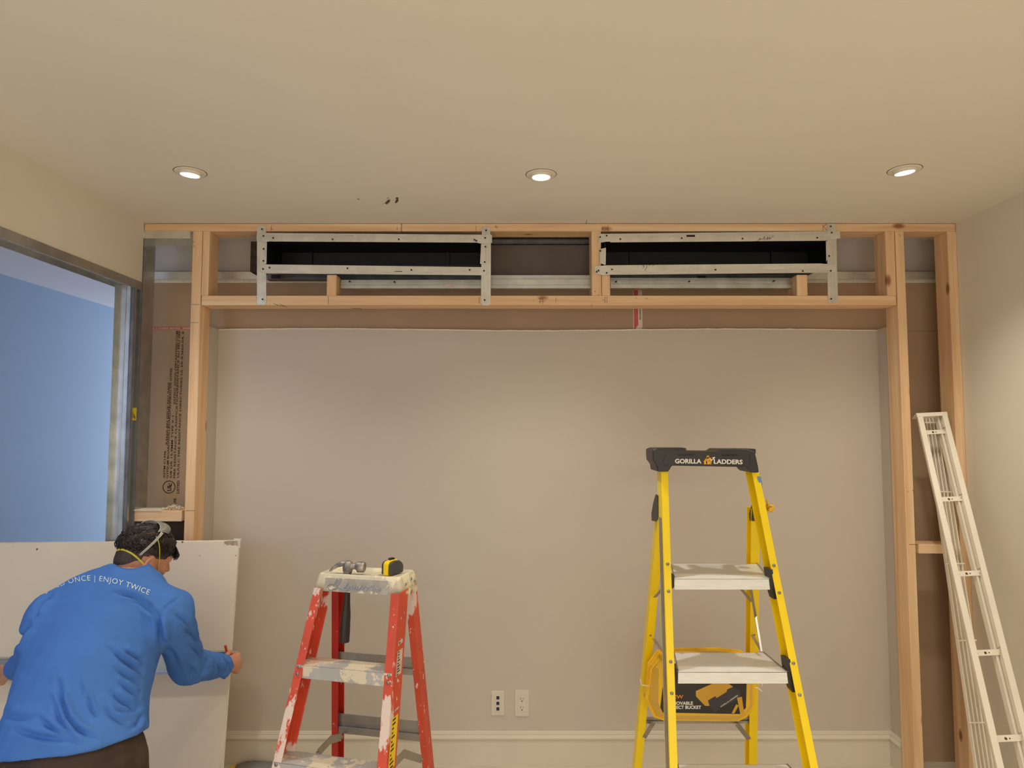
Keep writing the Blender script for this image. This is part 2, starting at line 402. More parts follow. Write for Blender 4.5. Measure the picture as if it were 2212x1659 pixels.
put_text(tp, 'TYPE X GYPSUM BOARD   PANEL', (a.x+.004, YK-.0013, a.z+.002), (1,0,0), (0,0,1), .0058, 1, width=b.x-a.x-.018, shear=.2, bold=.01)
tp.build('edge_tape', [M['tape'], M['tapew']], kb, fixn=False)
# vertical red and white end tape
et = MB(); a = P(1368, 713, YK-.001); b = P(1388, 606, YK-.001)
et.box(a.x, a.x+.026, YK-.0010, YK-.0002, a.z, b.z, 0).box(a.x+.022, a.x+.040, YK-.0016, YK-.0012, a.z+.012, b.z, 1)
et.box(a.x, a.x+.003, YK-.0018, YK-.0012, a.z, b.z, 1)
for k in range(16):
    z = a.z+.045+k*.003
    et.box(a.x+.027, a.x+.034, YK-.0021, YK-.0017, z, z+.0012+.0008*(k % 2), 2)
put_text(et, 'TYPE', (a.x+.017, YK-.0016, b.z-.035), (0,0,1), (-1,0,0), .009, 1, bold=.02)
et.add([(a.x+.006, YK-.0018, a.z), (a.x+.03, YK-.0018, a.z), (a.x+.040, YK-.0018, a.z+.012), (a.x+.020, YK-.0018, a.z+.02)], [(0,1,2,3)], 1)
et.build('end_label', [M['tape'], M['tapew'], M['print_']], kb, fixn=False)
# seams in the board at the right strip
s = MB(); a = P(1962, 715, YK-.001); b = P(2035, 713, YK-.001)
s.box(a.x, b.x, YK-.0006, YK-.0001, a.z-.0012, a.z); s.build('seam', M['gap'], kb)

# far steel track on top of the brown board
zt0, zt1 = P(1106, 604, 2.945).z, P(1106, 587, 2.945).z
ft = MB().box(-1.597, XR+.117, 2.938, 2.9392, zt0, zt1).box(-1.597, XR+.117, 2.938, 2.985, zt1-.0012, zt1).box(-1.597, XR+.117, 2.936, 2.938, zt0, zt0+.004)
tag(ft.build('wall_track', M['steel_l'], origin=(0, 2.95, zt0)), 'long far steel track running level on the pale wall above the brown board', 'steel track')

# ================================================================== LUMBER
def lumber(name, x0, x1, y0, y1, z0, z1, label, cat, group=None, axis=None, marks=None, org=None, bev=.0022):
    d = [x1-x0, y1-y0, z1-z0]
    ax = axis if axis is not None else d.index(max(d))
    mb = MB().box(x0, x1, y0, y1, z0, z1)
    o = mb.build(name, [[WX, WY, WZ][ax]], origin=((x0+x1)/2, (y0+y1)/2, z0), bevel=bev)
    tag(o, label, cat, group)
    if marks:
        for w, pts in marks: MB().stroke(pts, w).build('pencil_mark', M['ink'], o, fixn=False)
    return o
def px_marks(lst, Y, w=.0013):
    return [(w, [P(x, y, Y) for x, y in pl]) for pl in lst]
zp0 = P(1106, 499.5, YF).z; zh1 = P(1106, 638.5, YF).z; zh0 = P(1106, 659, YF).z
YM = YF - .0006
xj = P(867, 490, YF).x
lumber('top_plate', XL+.002, xj-.001, YF, YR, zp0, ZC-.002, 'horizontal wood top plate against the ceiling, the left shorter length', 'lumber',
       marks=px_marks([[(586,487),(586,499)],[(584,492),(589,497)],[(1028-170,489),(1028-170,497)]], YM))
lumber('top_plate', xj+.001, XR-.003, YF, YR, zp0, ZC-.002, 'horizontal wood top plate against the ceiling, the right longer length', 'lumber',
       marks=px_marks([[(1028,488),(1028,502)],[(1313,487),(1313,502)],[(1301,488),(1301,500)],[(1306,489),(1301,494),(1307,499)],[(1070,486),(1073,494)],[(1068,491),(1076,490)],
                       [(1778,485),(1778,498)],[(1785,484),(1779,490),(1786,497)]], YM))
lumber('wall_stud', P(414,600,YF).x, P(434.5,600,YF).x, YF, YR, 0, zp0, 'full height wood stud left of the painted recess, pencil lines across it', 'lumber',
       marks=px_marks([[(413,658),(431,658)],[(412,697),(430,697)],[(416,521),(420,524)],[(418,530),(421,534)],[(401,1103),(421,1103)]], YM)
       + [(.0013, [(P(434.5,600,YF).x+.0006, y, z) for y, z in pl]) for pl in []])
lumber('wall_stud', P(1937,600,YF).x, P(1956,600,YF).x, YF, YR, 0, zp0, 'full height wood stud right of the painted recess beside the leaning white grille frame', 'lumber',
       marks=px_marks([[(1964,1176),(1984,1176)],[(1960,1060),(1962,1063)],[(1971,1059),(1974,1062)],[(1942,506),(1945,510)]], YM, .0016))
lumber('wall_stud', XR-.0375, XR-.0005, YF, YR, 0, zp0, 'wood stud standing tight against the right wall', 'lumber')
lumber('header_beam', P(434.5,650,YF).x+.001, P(1937,650,YF).x-.001, YF, YR, zh0, zh1, 'long level wood header beam over the painted recess', 'lumber',
       marks=px_marks([[(709,640),(709,658)],[(553,642),(558,648)],[(1035,641),(1035,656)],[(1163,645),(1172,646)],[(1168,641),(1166,656)],[(1173,641),(1172,658)],[(1164,652),(1178,650)],[(1201,643),(1201,652)],
                       [(1307,641),(1307,655)],[(1311,641),(1311,655)],[(1300,646),(1306,649)],[(1373,643),(1376,644)],[(1393,643),(1397,646),(1399,643)],[(1277,662),(1279,657)],
                       [(590,655),(600,660)],[(596,658),(614,662)],[(604,656),(620,664)]], YM))
# knots of ink on the header marks; cripples
lumber('cripple_stud', P(434.5,600,YF).x+.002, P(450.5,600,YF).x, YF, YR, zh1, zp0, 'short upright wood stud at the far left end above the header beam', 'lumber', axis=2)
lumber('cripple_stud', P(1915.5,600,YF).x, P(1935.5,600,YF).x, YF, YR, zh1, zp0, 'short upright wood stud at the far right end above the header beam', 'lumber', axis=2)
lumber('cripple_stud', P(1278.5,600,YF).x, P(1299,600,YF).x, YF, YR, zh1, zp0, 'tall upright wood post between the two black duct openings', 'lumber', axis=2,
       marks=px_marks([[(1284,629),(1287,630)],[(1292,636),(1294,637)]], YM, .002))
zc1 = P(1106, 593.5, YF).z
lumber('cripple_stud', P(1299.8,600,YF).x, P(1318,600,YF).x, YF, YR, zh1, zc1, 'short wood block right beside the tall post between the duct openings', 'lumber', axis=2)
lumber('cripple_stud', P(706,600,YF).x, P(727,600,YF).x, YF, YR, zh1, zc1, 'short wood block standing on the header under the left duct opening', 'lumber', axis=2)
lumber('cripple_stud', P(1721,600,YF).x, P(1744,600,YF).x, YF, YR, zh1, zc1, 'short wood block standing on the header, under the right duct opening', 'lumber', axis=2)
# blocking
lumber('wood_blocking', P(1984,1184,YF).x+.001, XR-.0385, YF, YR, P(1984,1196,YF).z, P(1984,1176,YF).z, 'short level wood block between the two right studs behind the white grille frame', 'lumber')
bl = lumber('wood_blocking', P(289.5,1115,YF).x, P(392.5,1115,YF).x-.001, YF, YR, P(340,1126.5,YF).z, P(340,1103,YF).z, 'level wood block with crumbs on top, between corner stud and left wood stud', 'lumber')
# dust and torn paper heap on the left blocking
random.seed(11); cr = MB(); zb = P(340,1103,YF).z
def crumb(mb, c, s):
    ps = [Vector(c)+Vector((random.uniform(-s,s), random.uniform(-s,s), random.uniform(0,s*1.2))) for _ in range(4)]
    mb.add(ps, [(0,1,2),(0,2,3),(0,3,1),(1,3,2)])
for i in range(260):
    px = random.gauss(372, 13); px = min(390, max(335, px)); x = P(px, 1103, 2.79).x; h = max(0, .016*math.exp(-((px-374)/11)**2))
    crumb(cr, (x, random.uniform(2.765, 2.825), zb + random.uniform(0, h)), random.uniform(.002, .0065))
tag(cr.build('plaster_crumbs', M['gypsum'], origin=(P(372,1103,2.79).x, 2.79, zb)), 'small heap of pale plaster crumbs on the left wood block', 'debris', kind='stuff')
lb = MB().box(P(290,1103,YF).x, P(350,1103,YF).x, YF-.004, YR-.02, zb, zb+.0035)
tag(lb.build('paper_strip', M['gypsum'], origin=(P(320,1103,YF).x, 2.78, zb)), 'pale torn strip of wallboard paper lying on the left wood block', 'debris')
lumber('wood_blocking', P(289.5,1158,YF).x+.02, P(392.5,1158,YF).x-.002, YR-.02, YR, P(340,1250,YF).z, P(340,1128,YF).z, 'dark panel painted in for the dark hole under the left wood block', 'lumber').active_material
bpy.data.objects['wood_blocking.002'].data.materials[0] = mat('hole_shade', srgb(70,52,42), .8, var=.1)  # dark colour stands in for the shade of the hole below the block

# ================================================================== STEEL CORNER STUD + TOP TRACK
cs = thing('corner_stud', (-1.49, 2.79, 0), 'full height galvanized steel stud in the left corner with a yellow sticker on its face', 'steel stud')
x0, x1 = P(297,560,YF).x, P(310,560,YF).x
c = MB().box(x0, x1, YF, YF+.0012, 0, zp0-.004).box(x1-.0012, x1, YF, YR, 0, zp0-.004).box(x0, x1, YR-.0012, YR, 0, zp0-.004).box(x0, x0+.0012, YF, YF+.012, 0, zp0-.004)
c.box(x0+.003, x0+.0045, YF-.0004, YF, 0, zp0-.004)
c.build('channel', M['steel'], cs, bevel=.0004)
a = P(281.5, 908, YF-.0012); b = P(294.5, 881, YF-.0012)
st = MB().box(a.x, b.x, YF-.0012, YF-.0004, a.z, b.z)
for k, (u, v, w) in enumerate([(.25,.15,.5),(.25,.5,.45),(.55,.2,.6),(.75,.1,.5)]):
    st.box(a.x+(b.x-a.x)*u, a.x+(b.x-a.x)*(u+.12), YF-.0016, YF-.0012, a.z+(b.z-a.z)*v, a.z+(b.z-a.z)*min(.92, v+w*.55), 1)
put_text(st, 'tool', (a.x+.009, YF-.0017, a.z+.012), (0,0,1), (-1,0,0), .008, 1, bold=.02)
st.build('sticker', [M['sticker'], M['print_']], cs, fixn=False)
def screw(c, parent, r=.0036, m='black', ax=(0,-1,0)):
    return MB().lathe(c, ax, [(r*.9,0),(r,.0008),(r*.8,.0018),(r*.35,.0020),(r*.3,.0012),(0,.0012)], 10).build('screw', M[m], parent)
screw(P(284, 878, YF-.0004), cs); screw(P(272.5, 1138, YF-.0004), cs)
tt = thing('top_track', (-1.4, 2.79, zp0), 'short steel track under the top plate between the corner and the left wood stud', 'steel track')
a = P(296.5, 515, YF-.003); b = P(411, 502, YF-.003)
MB().box(a.x, b.x, YF-.0032, YF-.002, a.z, zp0+.0005).box(a.x, b.x, YF-.002, YR, zp0-.0016, zp0-.0004).box(a.x, b.x, YR-.0012, YR, a.z-.006, zp0-.002).build('channel', M['steel_l'], tt, bevel=.0004)
screw(P(303, 508.5, YF-.0034), tt)

# ================================================================== DUCT OPENINGS
def rail(pts0, Y, t=.0012, lips=()):     # flat steel strip polygon in the frame plane (pixels) with thickness
    mb = MB(); q = [P(x, y, Y) for x, y in pts0]
    mb.prof((0, Y, 0), (0, Y+t, 0), [(v.x, v.z) for v in q], (1,0,0), (0,0,1)); return mb
def duct_frame(name, label, top, bot, upr, flanges, screws, ribs, org):
    t = thing(name, org, label, 'duct frame')
    o_t = rail(top, YF-.0060).build('top_rail', M['steel_l'], t, bevel=.0005)
    o_b = rail(bot, YF-.0060).build('bottom_rail', M['steel_l'], t, bevel=.0005)
    for u in upr:
        mb = rail(u, YF-.0030, .0012)
        xs = [p[0] for p in u]; ys = [p[1] for p in u]; a = P(min(xs)+3, min(ys)+3, YF-.0034); b = P(max(xs)-3, max(ys)-2, YF-.0034)
        mb.box(a.x+.004, a.x+.008, YF-.0042, YF-.003, b.z, a.z-.03); mb.box(b.x-.008, b.x-.004, YF-.0042, YF-.003, b.z, a.z-.03)
        mb.build('upright', M['steel_l'], t, bevel=.0004)
    for r in ribs:      # raised folded beads along the rails
        a, b = P(*r[0], YF-.0080), P(*r[1], YF-.0080)
        MB().beam(a, b, .0018, r[2], (0,1,0)).build('bead', M['steel_l'], o_b if r[0][1] > 550 else o_t, bevel=.0005)
    for fl_ in flanges: rail(fl_, YF-.0076, .0010).build('flange', M['steel_l'], t, bevel=.0004)
    for s_ in screws: screw(P(s_[0], s_[1], YF-.0090), t)
    return t
ld = duct_frame('steel_surround', 'left galvanized steel frame around the black duct opening', 
    [(554.5,503),(1062.5,507),(1063,524.5),(1037,526),(1030,524),(580,521.5),(573,523),(554,518)],
    [(561,572),(572,571),(1048,577),(1052,578),(1051,592.5),(1038,594.5),(571,590.5),(562,586)],
    [[(555,488),(574.5,487),(575,657),(571,658.5),(556,658),(555,655)], [(1041.5,490),(1058.5,490),(1060.5,525),(1060,655),(1056,659.5),(1043,659.5),(1039,654),(1040,525)]],
    [[(571,526),(576.5,523),(575.5,569),(571,570)], [(1039,527),(1049,528),(1049,571),(1037,570)]],
    [(566,495),(569,509.5),(590,514),(718.5,517),(861.5,517),(1025,518),(1029,520),(569.5,537.5),(569,563.5),(568,581),(582,578),(750.5,579.5),(888.5,583),(1014.5,583),(1050,497.5),(1048,514),(1048.5,533),(1047,566),(1045.5,585),(567,646.5),(1047,648)],
    [((562,509),(1058,512.5),.0045), ((574,586.5),(1036,590.5),.007)], (P(808,550,YF).x, YF, zh1))
rd = duct_frame('steel_surround', 'right galvanized steel frame around the black duct opening, pen scribbles on its rails',
    [(1292.5,505),(1815,499),(1815.5,515),(1800,516.5),(1783,520),(1310,522),(1294,524.5)],
    [(1284,575),(1312,573),(1776,569.5),(1805,571),(1805.5,588),(1796,589),(1315,593.5),(1301,594.5),(1285,589)],
    [[(1787,483),(1804.5,483),(1806.5,500),(1808,570),(1810.5,652),(1806,654),(1791,654),(1788.5,648),(1786.5,516)]],
    [[(1296,538),(1309,535),(1308.5,572),(1305,572),(1296,568)], [(1784,520),(1788,524),(1797,529),(1796.5,553),(1787,560),(1785,566)],
     [(1322,513),(1770,509.5),(1778,511),(1782,520),(1318,523.5)], [(1309,573),(1776,569),(1770,581),(1317,585.5)]],
    [(1296.5,512),(1310.5,509),(1340,516.5),(1472.5,514.5),(1604,515.5),(1765.5,513.5),(1297,542),(1289,587),(1293,584.5),(1310.5,589.5),(1322,582),(1545.5,582.5),(1734,585.5),(1794.5,585),(1791,553),(1794.5,489),(1796.5,502.5),(1795.5,645.5)],
    [((1322,507.5),(1800,503.5),.005), ((1316,590),(1795,585.5),.006)], (P(1548,550,YF).x, YF, zh1))
# pen scribbles on right frame
for pls in ([[(1637,520),(1643,514),(1641,518),(1648,516),(1652,511),(1650,518),(1655,516),(1659,512),(1657,518),(1663,512),(1662,517),(1671,509)],[(1633,521),(1640,521)]],
           [[(1387,576),(1390,573),(1392,576),(1389,579)],[(1396,573),(1398,576),(1393,584)],[(1402,574),(1405,572)],[(1409,575),(1413,572)]]):
    sc_ = MB()
    for pl in pls: sc_.stroke([P(x, y, YF-.0080) for x, y in pl], .0016)
    sc_.build('pen_scribble', M['ink'], rd, fixn=False)
# small dark slots in rails
for (xa, ya, xb, yb, par) in [(746,509,764,511.5,ld),(853,586,869,588,ld),(1483,507.5,1501,511.5,rd)]:
    a = P(xa, yb, YF-.0064); b = P(xb, ya, YF-.0064)
    MB().box(a.x, b.x, YF-.0085, YF-.0062, a.z, b.z).build('slot', M['black'], par)
# the black duct boots
def boot(label, x0, x1, y0, y1, slant=1):
    a = P(x0, y1, YF); b = P(x1, y0, YF); t = .003; yb = 2.928
    mb = MB().box(a.x-t, b.x+t, YF-.0005, yb, b.z, b.z+t).box(a.x-t, b.x+t, YF-.0005, yb, a.z-t, a.z).box(a.x-t, a.x, YF-.0005, yb, a.z, b.z).box(b.x, b.x+t, YF-.0005, yb, a.z, b.z)
    mb.box(a.x-t, b.x+t, yb, yb+t, a.z-t, b.z+t)
    # diagonal brace folds and ribs inside
    mb.box(a.x, b.x, yb-.05, yb-.048, a.z, a.z+.02); mb.box(a.x, b.x, yb-.02, yb-.018, a.z, a.z+.035)
    for k in (.14, .82): mb.box(a.x+(b.x-a.x)*k, a.x+(b.x-a.x)*k+.012, yb-.012, yb, a.z, b.z)
    o = mb.build('duct_boot', M['duct'], origin=((a.x+b.x)/2, 2.85, a.z), bevel=.001)
    return tag(o, label, 'duct')
boot('black lined duct box set in the left steel frame', 576.5, 1039, 522, 573)
boot('black lined duct box set in the right steel frame', 1308, 1785, 520.5, 572)
# grey wrapped duct seen between the openings
a = P(1040, 596, 2.87); b = P(1300, 529, 2.87)
gd = MB().box(a.x, b.x, 2.87, 2.93, a.z, b.z, 0); 
tag(gd.build('air_duct', M['ductgrey'], origin=((a.x+b.x)/2, 2.9, a.z), bevel=.002), 'dark grey wrapped duct side seen between the two duct openings', 'duct')
a = P(1040, 528, 2.86); b = P(1300, 518, 2.86)
fgt = MB().box(a.x, b.x, 2.855, 2.93, a.z+.002, b.z).box(a.x, b.x, 2.845, 2.856, a.z+.004, a.z+.008)
tag(fgt.build('duct_flange', M['steel_d'], origin=((a.x+b.x)/2, 2.9, a.z)), 'dull steel lip along the top of the grey wrapped duct', 'duct')
a = P(542, 588, 2.86); b = P(555, 523, 2.86)
tag(MB().box(a.x, b.x+.02, 2.85, 2.92, a.z, b.z).build('duct_wrap', mat('dark_brown_wrap', srgb(66,52,44), .9, var=.3, scale=40, bump=.6, bscale=60), origin=(a.x, 2.88, a.z)), 'dark brown insulation edge just left of the left steel frame', 'insulation')

# support tracks behind the frames
def track(name, label, xa, xb, ya, yb, Y, dep=.035, mt='steel', slots=(), scr=()):
    a = P(xa, yb, Y); b = P(xb, ya, Y); h = b.z-a.z
    t = thing(name, ((a.x+b.x)/2, Y, a.z), label, 'steel track')
    mb = MB().box(a.x, b.x, Y, Y+.0012, a.z, a.z+h*.42).box(a.x, b.x, Y+.006, Y+.0072, a.z+h*.42, b.z).box(a.x, b.x, Y, Y+.0072, a.z+h*.42-.001, a.z+h*.42).box(a.x, b.x, Y, Y+dep, a.z, a.z+.0012).box(a.x, b.x, Y+.004, Y+dep, b.z-.0012, b.z)
    mb.build('channel', M[mt], t, bevel=.0003)
    for x, y in scr: screw(P(x, y, Y-.0002), t)
    return t
t1 = track('support_track', 'lower steel track under the left duct opening', 735, 1276, 604, 623.5, 2.80, scr=[(755,608),(852,609)])
MB().box(P(966,0,2.8).x, P(983.5,0,2.8).x, 2.7985, 2.8, P(970,619.5,2.8).z, P(970,613.5,2.8).z).build('sticker', M['stickerw'], t1)
track('support_track', 'upper steel track between the left steel frame and the tall wood post', 1048, 1277, 594, 607.5, 2.815)
track('support_track', 'grey steel track under the right duct opening, between two short wood blocks', 1319, 1720, 600, 623, 2.80, scr=[(1331,608.5),(1489,608),(1672,607)])
t4 = track('support_track', 'dull steel plate just below the left duct opening', 577, 1046, 590, 604, 2.86, mt='steel_d')
MB().box(P(600,0,2.86).x, P(618,0,2.86).x, 2.857, 2.8595, P(600,602,2.86).z, P(600,594,2.86).z).build('slot', M['black'], t4)
t5 = track('support_track', 'dull steel plate just below the right duct opening', 1319, 1721, 592, 601, 2.83, mt='steel_d')
MB().box(P(1495,0,2.83).x, P(1513,0,2.83).x, 2.827, 2.8295, P(1500,602,2.83).z, P(1500,596,2.83).z).build('slot', M['black'], t5)

# ================================================================== BASEBOARDS
def baseboard(name, p0, p1, nrm):
    zb = P(1106, 1650, YB).z*0; H = P(1106, 1578, YB).z; 
    prof_ = [(0,0),(.016,0),(.016,H-.034),(.014,H-.031),(.020,H-.029),(.021,H-.023),(.017,H-.016),(.011,H-.013),(.010,H-.0105),(.012,H-.009),(.008,H-.006),(.0085,H-.004),(.006,H-.001),(0,H)]
    mb = MB().prof(p0, p1, [(a, b) for a, b in prof_], nrm, (0,0,1))
    return struct(name, mb, M['trim'])
baseboard('baseboard_back', (lx+.001, YB-.0002, 0), (rx-.001, YB-.0002, 0), (0,-1,0))
baseboard('baseboard_right', (rx-.0003, 2.845, 0), (rx-.0003, YB, 0), (-1,0,0))

# ================================================================== OUTLETS
def plate(name, label, x0, x1, y0, y1, kind):
    a = P(x0, y1, YB); b = P(x1, y0, YB); cx = (a.x+b.x)/2; cz = (a.z+b.z)/2; w = (b.x-a.x)/2; h = (b.z-a.z)/2
    t = thing(name, (cx, YB, cz), label, 'outlet')
    mb = MB().prof((cx, YB, cz), (cx, YB-.004, cz), [(-w,-h),(w,-h),(w,h),(-w,h)], (1,0,0), (0,0,1), 0, [(-w+.0012,-h+.0012),(w-.0012,-h+.0012),(w-.0012,h-.0012),(-w+.0012,h-.0012)])
    mb.build('cover_plate', M['trim'], t, bevel=.001)
    if kind == 'power':
        ins = MB().box(cx-.0165, cx+.0165, YB-.0058, YB-.004, cz-.033, cz+.033); o = ins.build('receptacle', M['trim'], t, bevel=.0008)
        for dz in (.0165, -.019):
            hl = MB().box(cx-.0065, cx-.0045, YB-.0062, YB-.0057, cz+dz-.001, cz+dz+.008).box(cx+.0045, cx+.0062, YB-.0062, YB-.0057, cz+dz, cz+dz+.007).cyl((cx, YB-.0057, cz+dz-.007), (0,-1,0), .0028, .0006, 10)
            hl.build('slot', M['gap'], o)
    else:
        for k in (-1, 0, 1):
            z = cz + .001 + k*.0225
            o = MB().box(cx-.0085, cx+.0085, YB-.0062, YB-.004, z-.009, z+.009).build('jack', M['white'], t, bevel=.0006)
            MB().box(cx-.0065, cx+.0065, YB-.0068, YB-.0060, z-.0068, z+.0068).build('socket_hole', mat('navy_jack', srgb(34,34,58), .4) if k == -1 else bpy.data.materials['navy_jack'], o)
    for dz in (-1, 1): MB().cyl((cx, YB-.0042, cz+dz*h*.78), (0,-1,0), .0022, .0008, 8).build('screw', M['trim'], t)
plate('data_outlet', 'white wall plate with three dark data jacks in the recess', 1061, 1090, 1492, 1545, 'data')
plate('power_outlet', 'white wall plate with a double power outlet, right of the data plate', 1112, 1143, 1490, 1547, 'power')

# ================================================================== CEILING LIGHTS
lens = mat('lamp_lens', (1,1,1,1), .4, var=0, emis=((1,.95,.88,1), 9.0))
def downlight(x, y, label, tilt, E=15, vis=True):
    t = thing('downlight', (x, y, ZC), label, 'ceiling light', 'recessed ceiling lights')
    d = Vector(tilt).normalized()
    MB().lathe((x, y, ZC), (0,0,-1), [(.0515,-.001),(.0515,.0006),(.0495,.0008),(.0495,-.001)], 40).build('gap_ring', M['gap'], t)
    MB().lathe((x, y, ZC), (0,0,-1), [(.0495,-.001),(.0495,.0015),(.044,.003),(.036,.0035),(.033,.002)], 40).build('trim_ring', M['ring'], t)
    c0 = Vector((x, y, ZC-.0005))
    MB().lathe(c0, d, [(.034,-.004),(.034,.010),(.031,.011),(.029,.009)], 36).build('gimbal', M['ring'], t)
    MB().lathe(c0, d, [(.029,.009),(.0001,.0095)], 36).build('lens', lens, t)
    l = bpy.data.lights.new('downlight_lamp', 'SPOT'); l.energy = E; l.color = WARM; l.spot_size = math.radians(112); l.spot_blend = 1; l.shadow_soft_size = .03
    lo = bpy.data.objects.new('downlight_lamp', l); C.objects.link(lo); lo.parent = t; lo.location = (d*.02)
    lo.rotation_euler = d.to_track_quat('-Z', 'Y').to_euler()
def on_ceil(px, py): v = PZ(px, py, ZC); return v.x, v.y
x, y = on_ceil(411, 372); downlight(x, y, 'round recessed ceiling light near the left wall', (-.06,.03,-1), 26)
x, y = on_ceil(1169, 377); downlight(x, y, 'round recessed ceiling light in the middle of the row', (0,.0,-1), 30)
x, y = on_ceil(1954, 367); downlight(x, y, 'round recessed ceiling light near the right wall', (.10,.03,-1), 28)
for k, yy in enumerate((.45, -.9)):
    for j2, xx in enumerate((-.95, .12, 1.2)):
        l = bpy.data.lights.new('room_downlight', 'SPOT'); l.energy = 40; l.color = WARM; l.spot_size = math.radians(120); l.spot_blend = 1; l.shadow_soft_size = .04
        lo = bpy.data.objects.new('room_downlight', l); C.objects.link(lo); lo.location = (xx, yy, ZC-.02)
# chipped paint marks on the ceiling
ch = MB()
def chip(px, py, pts):
    for pl in [pts]:
        ch.add([tuple(PZ(px+a, py+b, ZC-.0006)) for a, b in pl], [tuple(range(len(pl)))])
chip(835, 436, [(-11,6),(-3,2),(3,-4),(8,-5),(7,0),(0,6),(-3,3)])
chip(857, 434, [(-4,4),(-2,-2),(3,-5),(4,0),(0,4),(-3,5)]); chip(857, 428, [(-3,1),(0,-2),(4,-1),(3,2),(-1,2)])
chip(774, 430, [(-3,1),(-1,-1),(3,0),(2,1)]); chip(838, 428, [(-2,1),(0,-1),(2,1)])
chip(1266, 480, [(-1,5),(1,-5),(2,-4),(0,6)])
tag(ch.build('paint_chips', M['gap'], fixn=False, origin=(P(846,434,YF).x, 2.5, ZC-.0006)), 'small brown paint chips on the ceiling between the left and middle lights', 'paint chips', kind='stuff')
# ================================================================== LADDER HELPERS
def ext(p0, p1, z=0.0):          # extend the line p0-p1 down to height z
    d = p1 - p0; return p0 + d * ((z - p0.z) / d.z)
def at_z(p0, p1, z): d = p1 - p0; return p0 + d * ((z - p0.z) / d.z)
def cch(w, d, t=.0035):
    return [(0,0),(w,0),(w,t),(t,t),(t,d-t),(w,d-t),(w,d),(0,d)]
def V3(v, z=0): return Vector((v[0], v[1], z))

# ================================================================== RED STEPLADDER
zt = PZ(862, 1248, .94).z
FLp, FRp = PZ(687, 1238, zt), PZ(863, 1248, zt)
ru = (FRp - FLp).normalized(); rb = Vector((-ru.y, ru.x, 0))
rl_org = Vector((-.47, 2.22, 0))
redl = thing('stepladder', rl_org, 'short red fiberglass stepladder spattered with white paint, hammer and tape measure on its cap', 'ladder')
def rail_part(par, p0, p1, w, d, sgn, mats, name='rail', u=None, b=None, t=.0035):
    q0, q1 = p0, ext(p0, p1, 0.0)
    mb = MB().prof(q1, q0, cch(w, d, t), u*sgn, b)
    # darker inside faces use the second material
    return mb.build(name, mats, par, bevel=.0012)
RFL = (P(677,1275,2.135), P(586,1659,2.0)); RFR = (P(862,1288,2.065), P(834,1659,1.925))
RBL = (P(716,1280,2.28), P(716,1659,2.46)); RBR = (P(888,1272,2.21), P(926,1659,2.37))
up = .006
def raise_(a, dz=up): return (a[0] + (a[0]-a[1])*(dz/(a[0].z-a[1].z)), a[1])
o1 = rail_part(redl, *raise_(RFL), .026, .072, 1, [M['red']], 'front_rail', ru, rb)
o2 = rail_part(redl, *raise_(RFR), .027, .072, -1, [M['red']], 'front_rail', ru, rb)
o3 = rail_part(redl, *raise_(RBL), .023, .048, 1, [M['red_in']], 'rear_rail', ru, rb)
o4 = rail_part(redl, *raise_(RBR), .023, .048, -1, [M['red']], 'rear_rail', ru, rb)
# stickers on the right front rail (on its outer web)
def web_patch(par, rail, y0, y1, v0, v1, mt, name='label_sticker', marks=None):
    a = rail[0]; d = (rail[1]-rail[0]).normalized(); n = ru
    za, zb = P(862, y0, 2.0).z, P(862, y1, 1.96).z
    A, B = at_z(*rail, za), at_z(*rail, zb); e = n*.0006
    mb = MB().add([B+rb*v0+e, B+rb*v1+e, A+rb*v1+e, A+rb*v0+e], [(0,1,2,3)], 0)
    if marks:
        for k in range(marks):
            f0 = (k+.25)/marks; f1 = f0 + .45/marks
            q = lambda f, v: B + (A-B)*f + rb*(v0+(v1-v0)*v) + n*.001
            w = .25 + .6*random.random()
            mb.add([q(f0,.15), q(f0,.15+w*.7), q(f1,.15+w*.7), q(f1,.15)], [(0,1,2,3)], 1)
    return mb.build(name, [mt, M['print_']], par, fixn=False)
web_patch(o2, RFR, 1396, 1414, .020, .052, M['stickerw'], marks=1)
web_patch(o2, RFR, 1416, 1478, .018, .058, M['stickerw'], marks=9)
web_patch(o2, RFR, 1536, 1545, .018, .058, M['stickerw'], marks=1)
web_patch(o2, RFR, 1546, 1659, .014, .058, M['sticker'], marks=12)
# foot pads
for r, s in ((RFL,1),(RFR,-1),(RBL,1),(RBR,-1)):
    q = ext(*r, 0.0); MB().box(q.x-.006+(0 if s>0 else -.03), q.x+.036+(0 if s>0 else -.03), q.y-.006, q.y+.06, 0, .03).build('foot', M['greyp'], redl, bevel=.003)
# cap
def CP(u, b, z): return FLp + ru*u + rb*b + Vector((0,0,z))
W, D = (FRp-FLp).length, .122
cp = MB()
top = [(0,0),(W,0),(W,D),(0,D)]
def ring(o, z, rr=.012, n=5):    # rounded rectangle in cap coordinates
    out = []
    for (cx, cy, a0) in ((W+o-rr, -o+rr, -90), (W+o-rr, D+o-rr, 0), (-o+rr, D+o-rr, 90), (-o+rr, -o+rr, 180)):
        for k in range(n): a = math.radians(a0 + 90*k/(n-1)); out.append(CP(cx+rr*math.cos(a), cy+rr*math.sin(a), z))
    return out
rings = [ring(-.014, -.006), ring(-.011, -.0045), ring(-.008, 0), ring(-.003, 0), ring(0, -.003), ring(.006, -.026), ring(.011, -.050), ring(.008, -.050), ring(.003, -.026), ring(-.004, -.009), ring(-.014, -.009)]
nn = len(rings[0]); vs = [p for r in rings for p in r]
fs = [(i*nn+j, i*nn+(j+1)%nn, (i+1)*nn+(j+1)%nn, (i+1)*nn+j) for i in range(len(rings)-1) for j in range(nn)]
fs += [tuple(range(nn-1,-1,-1)), tuple(range((len(rings)-1)*nn, len(rings)*nn))]
cp.add(vs, fs, 0, True)
